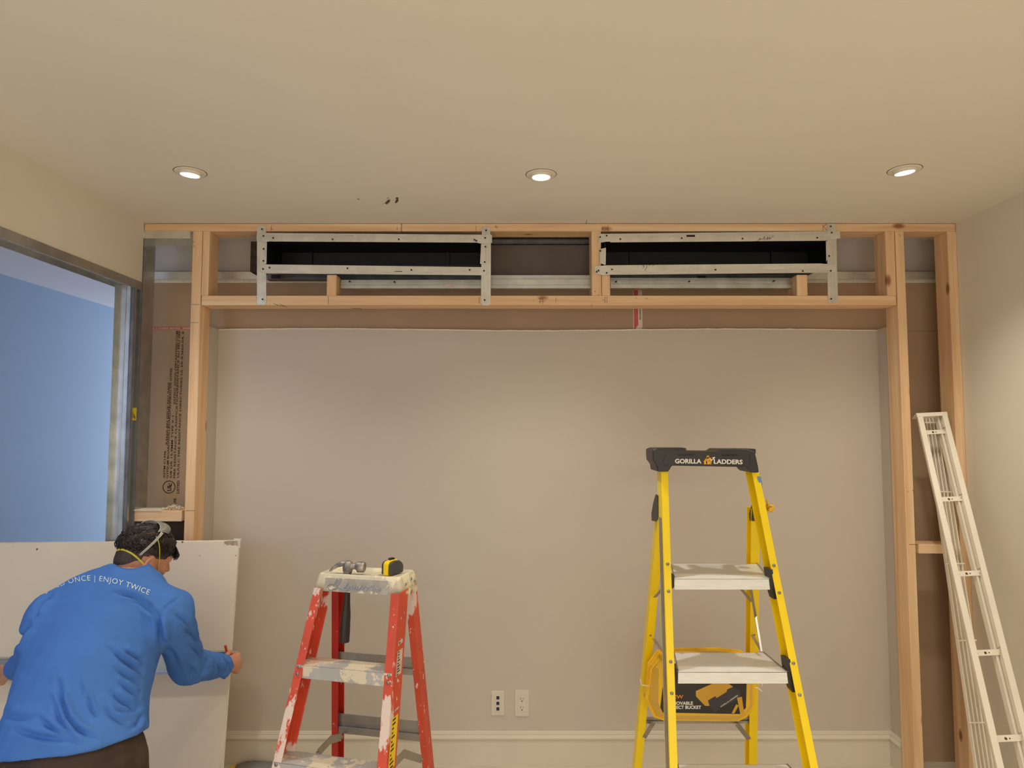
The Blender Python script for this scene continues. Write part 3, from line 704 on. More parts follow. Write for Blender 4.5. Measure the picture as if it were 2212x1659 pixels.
# pointed tongue on the right side of the cap and its small ears
for (b0, b1, zz) in ((.02,.062,-.085), (.08,.118,-.066)):
    e0 = ru*.0085; e1 = ru*.0125
    pts = [(b0,-.045),(b1,-.045),((b0+b1)/2+.006,zz),((b0+b1)/2-.006,zz)]
    A = [CP(W, b, z)+e0 for b, z in pts]; B = [CP(W, b, z)+e1 for b, z in pts]
    cp.add(A+B, [(0,1,2,3),(7,6,5,4),(0,4,5,1),(1,5,6,2),(2,6,7,3),(3,7,4,0)], 0)
cap_o = cp.build('top_cap', M['cap'], redl)
# front plate with raised logo
fp = MB(); nrm = (-rb)
def FPt(u, s): return CP(u, 0, -.006) + (CP(0,-.0130,-.050)-CP(0,-.0015,-.006))*s + nrm*.0012   # s:0 top,1 bottom
fp.add([FPt(.028,1)+nrm*.0005, FPt(W-.03,1)+nrm*.0005, FPt(W-.03,.12), FPt(.028,.12)], [(0,1,2,3)], 0)
po = fp.build('name_plate', M['capface'], cap_o, fixn=False)
lg = MB(); vdir = (FPt(.1,.0)-FPt(.1,1)).normalized()
put_text(lg, 'ouisville', FPt(.108,.80)+nrm*.0012, ru, vdir, .0155, 0, width=.108, depth=.0014, shear=.35, bold=.018)
put_text(lg, 'L', FPt(.086,.84)+nrm*.0012, ru, vdir, .022, 0, width=.026, depth=.0014, shear=.45, bold=.012)
for k in (0, 1):
    a = FPt(.058+.014*k, .66)+nrm*.002; b = FPt(.069+.014*k, .12)+nrm*.002; lg.beam(a, b, .0025, .0012, ru)
for k in range(4):
    a = FPt(.0605+.0022*k, .55-.1*k)+nrm*.002; lg.beam(a, a+ru*.012, .0014, .0012, vdir)
pts = [FPt(.056+.016*math.cos(t), .72+.20*math.sin(t))+nrm*.0016 for t in [k*.45 for k in range(15)]]
lg.tube(pts, .0011, 5)
lg.tube([FPt(.056+.05*t, .86-.10*math.sin(t*3))+nrm*.0016 for t in [k/8 for k in range(9)]], .001, 5)
lg.build('raised_lettering', M['alu_d'], po, fixn=False)
for (b, z) in ((.03,-.025),(.072,-.018),(.05,-.062),(.1,-.03)):
    MB().lathe(CP(W+.0075+(-z)*.16*0, b, z)+ru*.001, ru, [(.005,0),(.0045,.0015),(.001,.002)], 10).build('rivet', M['rivet'], cap_o)
# steps
def red_step(zs, thick=.038):
    A, B = at_z(*RFL, zs), at_z(*RFR, zs)
    A = A + ru*.0035; B = B - ru*.0035; dp = .074
    mb = MB()
    a0, b0, a1, b1 = A-rb*.002, B-rb*.002, A+rb*dp, B+rb*dp; d = Vector((0,0,-thick)); t = Vector((0,0,-.0025))
    mb.hexa([a0+t, b0+t, b1+t, a1+t, a0, b0, b1, a1])
    mb.hexa([a0+d, b0+d, b0+d+rb*.003, a0+d+rb*.003, a0, b0, b0+rb*.003, a0+rb*.003])
    mb.hexa([a1+d-rb*.003, b1+d-rb*.003, b1+d, a1+d, a1-rb*.003, b1-rb*.003, b1, a1])
    o = mb.build('step', M['step_r'], redl, bevel=.0015)
    for s_, E in ((RFL, 1), (RFR, -1)):
        for dz in (-.006, -.024):
            p = at_z(*s_, zs+dz) + ru*.013*E - rb*.0005
            MB().lathe(p, -rb, [(.0052,0),(.0048,.0022),(.003,.0034),(0,.0036)], 12).build('rivet', M['rivet'], o)
    return o
zs1 = at_z(*RFL, P(657,1434,2.08).z).z
zs2 = P(608, 1645, 2.005).z
red_step(zs1); red_step(zs2); red_step(zs2-(zs1-zs2))
# rear bars
def rear_bar(zc, h, rails, u, b, m1, par, name='rear_brace', dep=.02):
    A = at_z(*rails[0], zc)+u*.005+b*.012; B = at_z(*rails[1], zc)-u*.005+b*.012; H = Vector((0,0,h/2))
    mb = MB()
    for (f0, f1, dd) in ((-1,-.35,0),(-.35,.25,.008),(.25,1,0)):
        lo, hi = H*f0, H*f1; o = b*dd
        mb.hexa([A+lo+o, B+lo+o, B+lo+o+b*.002, A+lo+o+b*.002, A+hi+o, B+hi+o, B+hi+o+b*.002, A+hi+o+b*.002])
    mb.hexa([A-H*.35, B-H*.35, B-H*.35+b*.01, A-H*.35+b*.01, A-H*.30, B-H*.30, B-H*.30+b*.01, A-H*.30+b*.01])
    mb.hexa([A+H*.22, B+H*.22, B+H*.22+b*.01, A+H*.22+b*.01, A+H*.26, B+H*.26, B+H*.26+b*.01, A+H*.26+b*.01])
    return mb.build(name, m1, par, bevel=.0006)
rear_bar(P(800,1432,2.33).z, .058, (RBL,RBR), ru, rb, M['alu_d'], redl)
rear_bar(P(800,1573,2.38).z, .066, (RBL,RBR), ru, rb, M['alu_d'], redl)
# folding spreaders
def spreader(par, pts, w, m_):
    mb = MB()
    for a, b in zip(pts[:-1], pts[1:]): mb.beam(a, b, .003, w, (1,0,0))
    o = mb.build('spreader', m_, par, bevel=.0008)
    for p in (pts[0], pts[-1]): MB().cyl(p-Vector((.004,0,0)), (1,0,0), .006, .009, 12).build('rivet', M['rivet'], o)
spreader(redl, [P(686,1628,2.10), P(714,1598,2.25), P(737,1592,2.40)], .024, M['alu_d'])
spreader(redl, [P(850,1652,2.02), P(873,1628,2.15), P(910,1640,2.30)], .024, M['alu_d'])

# ---------------- hammer on the cap
hc = PZ(749, 1236, zt); 
hz = zt - .006
ham = thing('claw_hammer', (hc.x, hc.y, hz), 'steel claw hammer with black handle hanging down through the red ladder cap', 'hammer')
hm = MB()
hx = hc.x + .004; hy = hc.y - .004; zz = hz + .024
A = Vector((.99, -.14, 0))
hm.tube([Vector((hx,hy,zz-.001))+A*.030, Vector((hx,hy,zz))+A*.033, Vector((hx,hy,zz))+A*.052, Vector((hx,hy,zz))+A*.055], [.0145,.0168,.0168,.0145], 16)
hm.tube([Vector((hx,hy,zz+.001))+A*q for q in (.006,.016,.024,.031)], [.013,.0095,.0085,.012], 14)
hm.tube([Vector((hx,hy,zz-.022)), Vector((hx,hy,zz-.01)), Vector((hx,hy,zz+.010)), Vector((hx,hy,zz+.017))], [.012,.016,.016,.010], 12)
for s_ in (-1, 1):
    k = [Vector((hx,hy,zz+.006+dz)) - A*q + Vector((0, s_*w_, 0)) for q, dz, w_ in ((-.002,.0,.004),(.016,.004,.006),(.032,-.001,.0085),(.046,-.010,.011),(.056,-.019,.012))]
    hm.tube(k, [.0115,.0095,.0075,.0055,.0030], 10, flat=.75)
hm.build('head', M['steelp'], ham, fixn=False)
hh = MB().tube([Vector((hx,hy,zz-.01)), Vector((hx-.001,hy+.004,zz-.055)), Vector((hx-.003,hy+.008,zz-.11)), Vector((hx-.006,hy+.012,zz-.15)), Vector((hx-.009,hy+.014,zz-.20)), Vector((hx-.010,hy+.015,zz-.235))], [.010,.0095,.0105,.0150,.0165,.0155], 14, flat=.8)
hh.build('handle', M['blackp'], ham, fixn=False)
# ---------------- tape measure
tl = Vector((.50,.866,0)); tt_ = Vector((.866,-.50,0)); to = PZ(824, 1243, zt-.0055) ; to.z = zt - .0055
tm = thing('tape_measure', to + tl*.03, 'black and yellow tape measure standing on the red ladder cap', 'tape measure')
def tslab(a, b, outline, name, mt, bev=.003):
    mb = MB(); pl = outline
    mb.prof(to + tt_*a, to + tt_*b, pl, tl, (0,0,1)); return mb.build(name, mt, tm, bevel=bev)
out = [(0,0),(.062,0),(.066,.004),(.066,.026),(.058,.038),(.046,.045),(.024,.046),(.006,.042),(0,.034)]
inn = [(.003,.003),(.059,.003),(.063,.007),(.063,.025),(.055,.036),(.045,.042),(.024,.043),(.009,.040),(.004,.033)]
tslab(-.004, .006, inn, 'side_grip', M['greyp']); tslab(.006, .024, out, 'yellow_band', M['yellow']); tslab(.024, .036, inn, 'side_grip', M['greyp'])
tslab(.009, .021, [(.018,.046),(.040,.045),(.036,.051),(.022,.051)], 'lock_button', M['black'], .001)

# ================================================================== YELLOW STEPLADDER
GU, GB = Vector((1,0,0)), Vector((0,1,0))
yl = thing('stepladder', (.66, 2.25, 0), 'tall yellow fiberglass stepladder with black cap and three wide white metal steps', 'ladder')
YFL = (P(1428,1022,2.20), P(1447,1659,2.0)); YFR = (P(1640,1022,2.20), P(1768,1659,2.0))
YBL = (P(1420,1123,2.30), P(1371,1659,2.55)); YBR = (P(1642,1098,2.30), P(1636,1659,2.55))
f1 = rail_part(yl, *raise_(YFL, .02), .0225, .062, 1, [M['yellow']], 'front_rail', GU, GB, .003)
f2 = rail_part(yl, *raise_(YFR, .02), .0225, .066, -1, [M['yellow']], 'front_rail', GU, GB, .003)
rail_part(yl, *YBL, .026, .045, 1, [M['yellow']], 'rear_rail', GU, GB, .003)
rail_part(yl, *YBR, .030, .045, -1, [M['yellow']], 'rear_rail', GU, GB, .003)
for r, s in ((YFL,1),(YFR,-1),(YBL,1),(YBR,-1)):
    q = ext(*r, 0.0); MB().box(q.x-.006+(0 if s>0 else -.03), q.x+.036+(0 if s>0 else -.03), q.y-.008, q.y+.066, 0, .03).build('foot', M['blackp'], yl, bevel=.003)
# cap: front outline extruded back
Yc = 2.185
ol = [(1410,972),(1418,968.5),(1478,970),(1487,974.5),(1546,975.5),(1554,970),(1613,970),(1631,976),(1638,1006),(1640,1021),(1623,1021),(1611.5,1009),(1452,1006),(1444,1019),(1421,1019),(1419,1006),(1411,995)]
q = [P(x, y, Yc) for x, y in ol]
yc = MB().prof((0,Yc,0), (0,Yc+.115,0), [(p.x, p.z) for p in q], (1,0,0), (0,0,1))
yco = yc.build('top_cap', M['blackp'], yl, bevel=.004, seg=3)
for pl in ([(1464,981),(1500,981),(1498,984.5),(1466,984.5)], [(1556,981),(1596,982),(1593,985.5),(1560,985)]):
    MB().add([P(x, y, Yc-.0008) for x, y in pl], [(3,2,1,0)]).build('slot', M['black'], yco, fixn=False)
rb_ = MB()
for a, b in (((1438,983),(1431,1000)),((1620,984),(1622,1002)),((1426,1004),(1444,1006))): rb_.beam(P(*a, Yc-.001), P(*b, Yc-.001), .003, .003, (1,0,.01))
rb_.build('rib', M['blackp'], yco, bevel=.0006)
for (x0,x1,y0,y1) in ((1413,1482,969,975),(1552,1632,971,977)):   # raised side lips of the tray
    a, b = P(x0,y1,Yc+.02), P(x1,y0,Yc+.02); MB().box(a.x, b.x, Yc+.015, Yc+.100, a.z-.005, b.z+.002).build('tray_lip', M['blackp'], yco, bevel=.003)
lt = MB()
def ptext(mb, s, x0, y0, x1, y1, h, Y, m=0, **k):    # text from pixel (x0,y0) baseline to (x1,y1), cap height h pixels
    a, b = P(x0, y0, Y), P(x1, y1, Y); hh_ = (P(x0, y0-h, Y)-a).length; d = (b-a)
    put_text(mb, s, a, d, Vector((-d.z,0,d.x)), hh_, m, width=d.length, **k)
ptext(lt, 'GORILLA', 1458.2, 1000.6, 1515.2, 1001.0, 9.3, Yc-.0012, bold=.03); ptext(lt, 'LADDERS', 1541.8, 1001.4, 1604.2, 1002.6, 9.3, Yc-.0012, bold=.03)
lt.build('lettering', M['whitetxt'], yco, fixn=False)
em = MB()     # seated ape emblem holding a white hammer
def blob(mb, x, y, rx_, ry, m=0, a0=0, Y=Yc-.0012, n=14):
    mb.add([P(x+rx_*math.cos(2*math.pi*k/n+a0), y+ry*math.sin(2*math.pi*k/n+a0), Y) for k in range(n)], [tuple(range(n))], m)
def qd(mb, pl, m=0, Y=Yc-.0012): mb.add([P(x, y, Y) for x, y in pl], [tuple(range(len(pl)))], m)
qd(em, [(1521,1003),(1520.5,996),(1525,990),(1529,988),(1527,993),(1524.5,997),(1526,1003)]); qd(em, [(1527.5,1003),(1528,997),(1533,994),(1535,998),(1533,1003)])
qd(em, [(1526,989.5),(1536,989),(1538,994),(1536,1003.5),(1534,1003.5),(1535.5,997),(1530,995),(1527,998)])
blob(em, 1529.3, 987.3, 3.1, 3.4); qd(em, [(1526.5,986),(1528,984),(1531,984),(1532.5,986.5),(1529.5,985.6)], 0, Yc-.0014); blob(em, 1529.8, 988, 1.4, 1.7, 2, Y=Yc-.0016)
qd(em, [(1535.5,994),(1542.5,989.5),(1543.2,990.8),(1536.5,995.5)], 1, Yc-.0015); qd(em, [(1538,988.2),(1544.5,986.8),(1544.8,988.8),(1541,991.5),(1539.8,990)], 1, Yc-.0017)
em.build('emblem', [M['goldtxt'], M['whitetxt'], M['blackp']], yco, fixn=False)
# steps
def yel_step(xl, xr, y_top, Yf, xbl, xbr, y_rear, h, brk):
    z = P(1500, y_top, Yf).z; Yr_ = PZ(1500, y_rear, z).y
    a, b = P(xl, y_top, Yf), P(xr, y_top, Yf); c_, d_ = PZ(xbr, y_rear, z), PZ(xbl, y_rear, z)
    for p in (a, b, c_, d_): p.z = z
    H = Vector((0,0,-h)); t = Vector((0,0,-.003))
    mb = MB().hexa([a+t, b+t, c_+t, d_+t, a, b, c_, d_])
    mb.hexa([a+H+Vector((-.001,0,0)), b+H+Vector((.003,0,0)), b+H+Vector((.003,.003,0)), a+H+Vector((-.001,.003,0)), a, b, b+GB*.003, a+GB*.003])
    mb.hexa([d_+H-GB*.003, c_+H-GB*.003, c_+H, d_+H, d_-GB*.003, c_-GB*.003, c_, d_])
    mb.hexa([a+H*.25, a+H*.25+GU*.002, d_+H*.25+GU*.002, d_+H*.25, a, a+GU*.002, d_+GU*.002, d_]); mb.hexa([b+H*.25-GU*.002, b+H*.25, c_+H*.25, c_+H*.25-GU*.002, b-GU*.002, b, c_, c_-GU*.002])
    o = mb.build('step', M['alu'], yl, bevel=.0015)
    lip = MB()
    for (p, q_) in ((a, d_), (b, c_)): lip.beam(p+Vector((0,0,.001)), q_+Vector((0,0,.001)), .004, .003, (1,0,0))
    lip.build('edge_trim', M['alu_d'], o, bevel=.0008)
    for pl in brk:
        q_ = [P(x, y, Yf+.006) for x, y in pl]
        MB().prof((0,Yf+.006,0), (0,Yf+.045,0), [(p.x, p.z) for p in q_], (1,0,0), (0,0,1)).build('bracket', M['blackp'], yl, bevel=.001)
    return o
yel_step(1457, 1661, 1250, 2.12, 1449, 1636, 1218, .033, [[(1659,1230),(1669,1230),(1680,1294),(1672,1295),(1664,1268)], [(1451,1238),(1457,1243),(1457,1268),(1452,1272)]])
yel_step(1465, 1700, 1451.5, 2.06, 1456, 1650, 1409.5, .0335, [[(1697,1424),(1707,1424),(1721,1495),(1712,1496),(1703,1470)], [(1459,1442),(1465,1447),(1465,1470),(1461,1474)]])
yel_step(1472, 1745, 1697, 1.985, 1464, 1700, 1651, .034, [])
# rivets
for (x, y) in ((1443,1226),(1445,1283),(1450,1426),(1452,1488)):
    p = at_z(*YFL, P(x, y, 2.08).z); MB().lathe(p+GU*.012+Vector((0,-.0004,0)), (0,-1,0), [(.0052,0),(.0047,.0022),(.0028,.0034),(0,.0036)], 12).build('rivet', M['rivet'], f1)
for (x, y) in ((1674,1229),(1685,1286),(1714,1429),(1727,1491)):
    p = at_z(*YFR, P(x, y, 2.08).z); MB().lathe(p-GU*.012+Vector((0,-.0004,0)), (0,-1,0), [(.0052,0),(.0047,.0022),(.0028,.0034),(0,.0036)], 12).build('rivet', M['rivet'], f2)
# printed strip on the outside of the left front rail, hinge plate
A, B = at_z(*YFL, P(1436,1120,2.17).z), ext(*YFL, .1); e = GU*-.0008
sp = MB().add([B+e+GB*.012, B+e+GB*.05, A+e+GB*.05, A+e+GB*.012], [(0,1,2,3)], 0)
sp.build('warning_strip', M['alu_d'], f1, fixn=False)
hg = MB(); q = [(2.23,1071),(2.262,1068),(2.30,1085),(2.335,1110),(2.33,1125),(2.27,1126),(2.22,1118)]
hx0 = YFL[0].x - .006
hg.prof((hx0,0,0), (hx0+.005,0,0), [(Y_, P(1425, y_, Y_).z) for Y_, y_ in q], (0,1,0), (0,0,1)); hg.build('hinge_plate', M['blackp'], yl, bevel=.001)
hg = MB(); hx0 = YFR[0].x + .01
hg.prof((hx0,0,0), (hx0+.005,0,0), [(Y_, P(1640, y_, Y_).z) for Y_, y_ in q], (0,1,0), (0,0,1)); hg.build('hinge_plate', M['blackp'], yl, bevel=.001)
# blue sticker and pale sticker near the cap on the right rail
p = at_z(*YFR, P(1636,1040,2.19).z)
bs = MB().add([p+Vector(v) for v in ((-.012,-.001,.016),(-.001,-.001,.016),(.0035,-.001,-.002),(.004,-.001,-.02),(-.002,-.001,-.016),(-.010,-.001,.004))], [(0,5,4,3,2,1)], 0)
bs.build('blue_sticker', M['blues'], f2, fixn=False)
# rear bars, knee braces and struts
rear_bar(P(1500,1559,2.5).z, .024, (YBL,YBR), GU, GB, M['alu_d'], yl)
def strut(pts, w=.016):
    mb = MB()
    for a, b in zip(pts[:-1], pts[1:]): mb.beam(a, b, w, .003, (1,0,0))
    mb.build('strut', M['alu_d'], yl, bevel=.0008)
strut([P(1411,1562,2.49), P(1391,1594,2.52)]); strut([P(1592,1564,2.49), P(1618,1597,2.52)])
strut([P(1601,1272,2.30), P(1627,1303,2.40)], .01); strut([P(1622,1272,2.20), P(1632,1330,2.30), P(1645,1408,2.2)], .008)
strut([P(1625,1372,2.42), P(1643,1402,2.26)], .010); strut([P(1412,1380,2.38), P(1436,1412,2.2)], .010); strut([P(1415,1290,2.36), P(1432,1270,2.22)], .010)
for side, xx in ((YBL, 1406), (YBR, 1633)):
    for y_ in (1371, 1514): MB().lathe(at_z(*side, P(xx, y_, 2.42).z)+GU*(.013 if side is YBL else -.015), (0,-1,0), [(.004,0),(.003,.002),(0,.0025)], 10).build('rivet', M['rivet'], yl)
# yellow twist of cord on the right rear side
random.seed(5); cl = MB(); base = P(1661,1098,2.27)
for k in range(7):
    a = k*.9; pts = [base+Vector((.010*math.cos(a+t*1.7)+.003*math.sin(5*t+k), .01*math.sin(a+t), .010*math.sin(a*1.3+t*1.5))) for t in [j*.35 for j in range(9)]]
    cl.tube(pts, .0032, 6)
cl.tube([base+Vector((-.010,-.01,.030)), base+Vector((-.005,-.006,.015)), base], .003, 6)
tag(cl.build('cord_knot', M['bucket'], origin=base, fixn=False), 'small yellow knotted cord on the right rail of the tall yellow ladder', 'cord')

# ---------------- bucket tied to the ladder
def LC(x, y): return (1340 + x/4.809, 1320 + y/4.809)
bk = thing('project_bucket', P(1515,1553,2.36), 'yellow plastic bucket with black printed face tied inside the tall yellow ladder', 'bucket')
rim = [(405,428),(640,405),(1000,403),(1250,430),(1352,520),(1376,720),(1372,985),(1300,1085),(1215,1128),(480,1124),(372,1088),(288,905),(312,560)]
fac = [(520,455),(660,445),(1000,443),(1225,460),(1320,560),(1350,720),(1352,990),(1280,1068),(1200,1092),(500,1086),(410,1050),(385,960),(400,640),(430,540)]
fac = [(470,470),(660,445),(1000,443),(1235,470),(1318,560),(1345,720),(1345,985),(1295,1062),(1215,1090),(500,1086),(425,1055),(395,950),(400,600)]
Yb0, Yb1 = 2.265, 2.40
R = [P(*LC(x, y), Yb1) for x, y in rim]; FC = [P(*LC(x, y), Yb0) for x, y in fac]
n = len(R); mb = MB(); ctr = sum(R, Vector())/n
R2 = [p + (p-ctr)*.05 for p in R]; R3 = [p + Vector((0,.012,0)) for p in R2]; R0 = [p + Vector((0,.012,0)) for p in R]
IN = [p + (ctr-p)*.06 + Vector((0,.012,0)) for p in R]; FI = [p + (ctr-p)*.05 + Vector((0,.006,0)) for p in FC]
allr = [FC, R, R2, R3, IN, FI]
vs = [p for r in allr for p in r]
fs = [(i*n+j, i*n+(j+1)%n, (i+1)*n+(j+1)%n, (i+1)*n+j) for i in range(5) for j in range(n)] + [tuple(range(n)), tuple(range(5*n, 6*n))]
mb.add(vs, fs); bko = mb.build('shell', M['bucket'], bk, bevel=.002)
lab = MB(); lp = [(470,700),(500,600),(560,520),(1180,520),(1305,640),(1312,760),(1305,1005),(1245,1070),(440,1055),(415,1000),(440,800)]
qd(lab, [LC(x, y) for x, y in lp], 0, Yb0-.0012)
LY = Yb0-.0022
def lx_(s, x0, x1, y, h, m, **k):
    a = LC(x0, y); b = LC(x1, y); ptext(lab, s, a[0], a[1], b[0], b[1], h/4.809, LY, m, **k)
lx_('NEW', 505, 655, 908, 36, 2, bold=.02); lx_('REMOVABLE', 493, 755, 973, 33, 1, bold=.03); lx_('PROJECT BUCKET', 485, 840, 1016, 33, 1, bold=.03)
qd(lab, [LC(*p) for p in [(785,830),(975,745),(1110,745),(1170,785),(925,985),(880,985),(785,885)]], 3, LY)
qd(lab, [LC(*p) for p in [(910,930),(985,885),(1000,905),(1105,840),(1110,815),(1165,790),(1250,830),(1245,905),(1040,1010),(975,1060),(935,1010)]], 4, LY-.0006)
qd(lab, [LC(*p) for p in [(1212,900),(1262,890),(1288,1062),(1245,1066)]], 3, LY-.0009); qd(lab, [LC(*p) for p in [(1155,1062),(1205,965),(1228,985),(1185,1064)]], 3, LY-.0009)
a_, b_ = LC(1045,1000), LC(1225,880); ptext(lab, 'GORILLA LADDERS', a_[0], a_[1], b_[0], b_[1], 14/4.809, LY-.0012, 1, bold=.01)
lab.build('label', [mat('black_label', srgb(40,36,34), .35, var=.05), M['whitetxt'], M['orangetxt'], mat('picture_yellow', srgb(214,164,50), .45, var=.05), mat('picture_dark', srgb(58,54,62), .45, var=.1)], bko, fixn=False)
bh = MB(); pts = [P(*LC(x, y), 2.33) for x, y in [(462,490),(415,492),(325,600),(305,790),(292,860)]]
bh.tube(pts, .0028, 8); bh.build('handle', M['bucket'], bk, fixn=False)
for pts in ([(210,710),(216,760),(240,772),(318,782),(322,790)], [(1370,790),(1430,800),(1470,835)], [(1450,742),(1470,752),(1472,778)]):
    z_ = MB().tube([P(*LC(x, y), 2.37 if x < 1000 else 2.44) for x, y in pts], .0022, 6)
    tag(z_.build('zip_tie', M['white'], origin=P(*LC(*pts[-1]), 2.37), fixn=False), 'white zip tie holding the yellow bucket, ' + {210:'at the left rear rail', 1370:'low at the right rear rail', 1450:'curled high at the right rear rail'}[pts[0][0]], 'zip tie', 'zip ties around the yellow bucket')

# ================================================================== WHITE GRILLE FRAME LEANING AT THE RIGHT
TL, TR = P(1981,893,2.733), P(2045,890,2.733)
BLp, BRp = ext(TL, P(2132,1560,2.15), .012), ext(TR, P(2212,1560,2.15), .012)
gf = thing('linear_grille', ((BLp.x+BRp.x)/2, BLp.y, 0), 'long white metal linear grille frame leaning on the framing by the right wall', 'grille')
dn = (BLp-TL).normalized(); gu = (TR-TL).normalized(); gn = gu.cross(dn).normalized()
if gn.y > 0: gn = -gn            # towards the camera
bkd = -gn
L_ = (BLp-TL).length
def GP(u, s, n_): return TL + dn*s + gu*u + bkd*n_
GW = (TR-TL).length; fw = .0205
for side in (0, 1):
    # L shaped rail: face strip, inner wall and lips
    poly = [(0,0),(fw,0),(fw,.0015),(fw-.004,.0015),(fw-.004,.040),(fw-.0055,.040),(fw-.0055,.0015),(.0015,.0015),(.0015,.006),(0,.006)]
    if side == 0: MB().prof(GP(0,0,0), GP(0,L_,0), poly, gu, bkd).build('side_rail', M['white'], gf, bevel=.0004)
    else:
        mb = MB().prof(GP(GW,0,0), GP(GW,L_,0), poly, -gu, bkd)
        mb.prof(GP(GW-fw-.010,0,.018), GP(GW-fw-.010,L_,.018), [(0,0),(.002,0),(.010,.004),(.010,.006),(.002,.003),(0,.022)], gu, bkd)
        mb.build('side_rail', M['white'], gf, bevel=.0004)
MB().prof(GP(-.003,-.001,-.001), GP(GW+.001,-.001,-.001), [(0,0),(.0175,0),(.0175,.0015),(.0025,.0015),(.0025,.040),(0,.040)], dn, bkd).build('end_cap', M['white'], gf, bevel=.0004)
def s_at(y): return (P(1990, y, 2.7).z - 0)*0
def s_of(yp):                     # distance down the frame whose image row is yp
    lo, hi = 0, L_
    for _ in range(40):
        m_ = (lo+hi)/2
        if proj(GP(GW*.5, m_, .02))[1] < yp: lo = m_
        else: hi = m_
    return lo
for yp in (930, 1074, 1234, 1404, 1588):
    s0 = s_of(yp)
    mb = MB().prof(GP(fw*.7, s0, .016), GP(GW-fw+.004, s0, .016), [(0,0),(.0185,0),(.0185,.0012),(.0012,.0012),(.0012,.012),(0,.012)], dn, bkd)
    o = mb.build('cross_bracket', M['white'], gf, bevel=.0003)
    MB().cyl(GP(fw+.034, s0+.010, .0158), gn, .0042, .0006, 12).cyl(GP(fw+.046, s0+.010, .0158), gn, .0022, .0006, 10).cyl(GP(fw+.006, s0+.010, .0158), gn, .0036, .0006, 12).build('hole', M['gap'], o)
    c_ = MB().hexa([GP(GW-fw-.006, s0+.002, .004), GP(GW-fw+.012, s0-.004, .001), GP(GW-fw+.012, s0-.004, .004), GP(GW-fw-.006, s0+.002, .007), GP(GW-fw-.006, s0-.002, .004), GP(GW-fw+.010, s0-.008, .001), GP(GW-fw+.010, s0-.008, .004), GP(GW-fw-.006, s0-.002, .007)])
    c_.build('spring_clip', M['alu_d'], o)
# loose bar core leaning behind the frame
bt = [P(1998+7.4*i, 903, 2.80) for i in range(5)]; bb = [P(2108+8.8*i, 1659, 2.44) for i in range(5)]
be = [ext(a, b, .004) for a, b in zip(bt, bb)]
gc = thing('grille_bar_core', ((be[0].x+be[-1].x)/2, be[0].y, 0), 'five long thin white bars on cross pins, leaning behind the white grille frame', 'grille bars')
for a, b in zip(bt, be):
    mb = MB().beam(a, b, .0042, .016, (1,0,0)); mb.build('bar', M['white'], gc, bevel=.0006)
def bar_at(k, yp):
    a, b = bt[k], bb[k]; lo, hi = 0, 1.6
    for _ in range(40):
        m_ = (lo+hi)/2
        if proj(a+(b-a)*m_)[1] < yp: lo = m_
        else: hi = m_
    return a+(b-a)*lo
for yp in (913, 1062, 1217, 1382, 1559):
    a, b = bar_at(0, yp), bar_at(4, yp); d = (b-a).normalized()
    MB().tube([a-d*.008+Vector((0,-.008,0)), b+d*.008+Vector((0,-.008,0))], .0032, 8).build('cross_pin', M['white'], gc)

# ================================================================== WALLBOARD SHEET IN FRONT OF THE OPENING
TRs = P(516.5, 1168, 2.675); xr_ = TRs.x
z1 = TRs.z; Yb_ = 2.675 - (2.675-2.575)*(z1)/(z1 - P(490,1659,2.575).z)
xl_ = -2.12
sh = thing('drywall_sheet', ((xl_+xr_)/2, Yb_, 0), 'large ivory faced drywall sheet standing on edge behind the kneeling worker', 'drywall')
def SH(x, z, off=0): return Vector((x, Yb_ + (2.675-Yb_)*z/z1 - off, z))
sn = Vector((0, -(z1), (2.675-Yb_))).normalized()
mb = MB(); K = 60; V = []
random.seed(9)
tilt = (P(0,1171,2.675).z - P(516,1165.5,2.675).z)
for i in range(K+1):
    x = xl_ + (xr_-xl_)*i/K; zt_ = z1 + random.uniform(-.0007,.0007) + tilt*(1-i/K)*1.0
    V += [SH(x, .0), SH(x, zt_-.002), SH(x, zt_)+Vector((0,.002,.0)), SH(x, zt_)+Vector((0,.0125,.001)), SH(x, 0)+Vector((0,.0125,0))]
mb.add(V, [(i*5, (i+1)*5, (i+1)*5+1, i*5+1) for i in range(K)] + [(i*5+3, (i+1)*5+3, (i+1)*5+4, i*5+4) for i in range(K)], 0)
mb.add(V, [(i*5+j, (i+1)*5+j, (i+1)*5+j+1, i*5+j+1) for i in range(K) for j in (1,2)] , 0)
mb.add([V[K*5+i] for i in range(5)], [(0,4,3,2,1)], 1); mb.add([V[i] for i in range(5)], [(0,1,2,3,4)], 1)
mb.build('board', [M['paper'], M['gypsum']], sh, fixn=False)
# torn corner: bare patch, curled paper flaps, frayed right edge
tr = MB()
def S(px, py, off=.0012):
    a = P(px, py, 2.6); d = a - Vector((0,0,CZ)); lo, hi = .8, 1.2   # meet the sheet plane
    for _ in range(40):
        m_ = (lo+hi)/2; q_ = Vector((0,0,CZ)) + d*m_
        if q_.y < SH(0, q_.z).y: lo = m_
        else: hi = m_
    q_ = Vector((0,0,CZ)) + d*lo; return q_ + sn*off
tr.add([S(x, y, .0008) for x, y in [(483,1169.5),(497,1168),(512,1169),(515,1179),(508,1177),(503,1179),(497,1175.5),(492,1178),(486,1175)]], [tuple(range(9))], 1)
tr.add([S(505,1163,.002), S(523,1163.5,.006), S(521,1168,.008), S(519,1169,.004), S(506,1167,.002)], [(0,1,2,3,4)], 0)
tr.add([S(516,1168,.002), S(521,1168,.007), S(520.5,1182,.006), S(517,1184,.003), S(514,1172,.001)], [(0,1,2,3,4)], 0)
tr.add([S(482,1170,.001), S(485,1169,.003), S(486,1177,.003), S(483,1173,.001)], [(0,1,2,3)], 0)
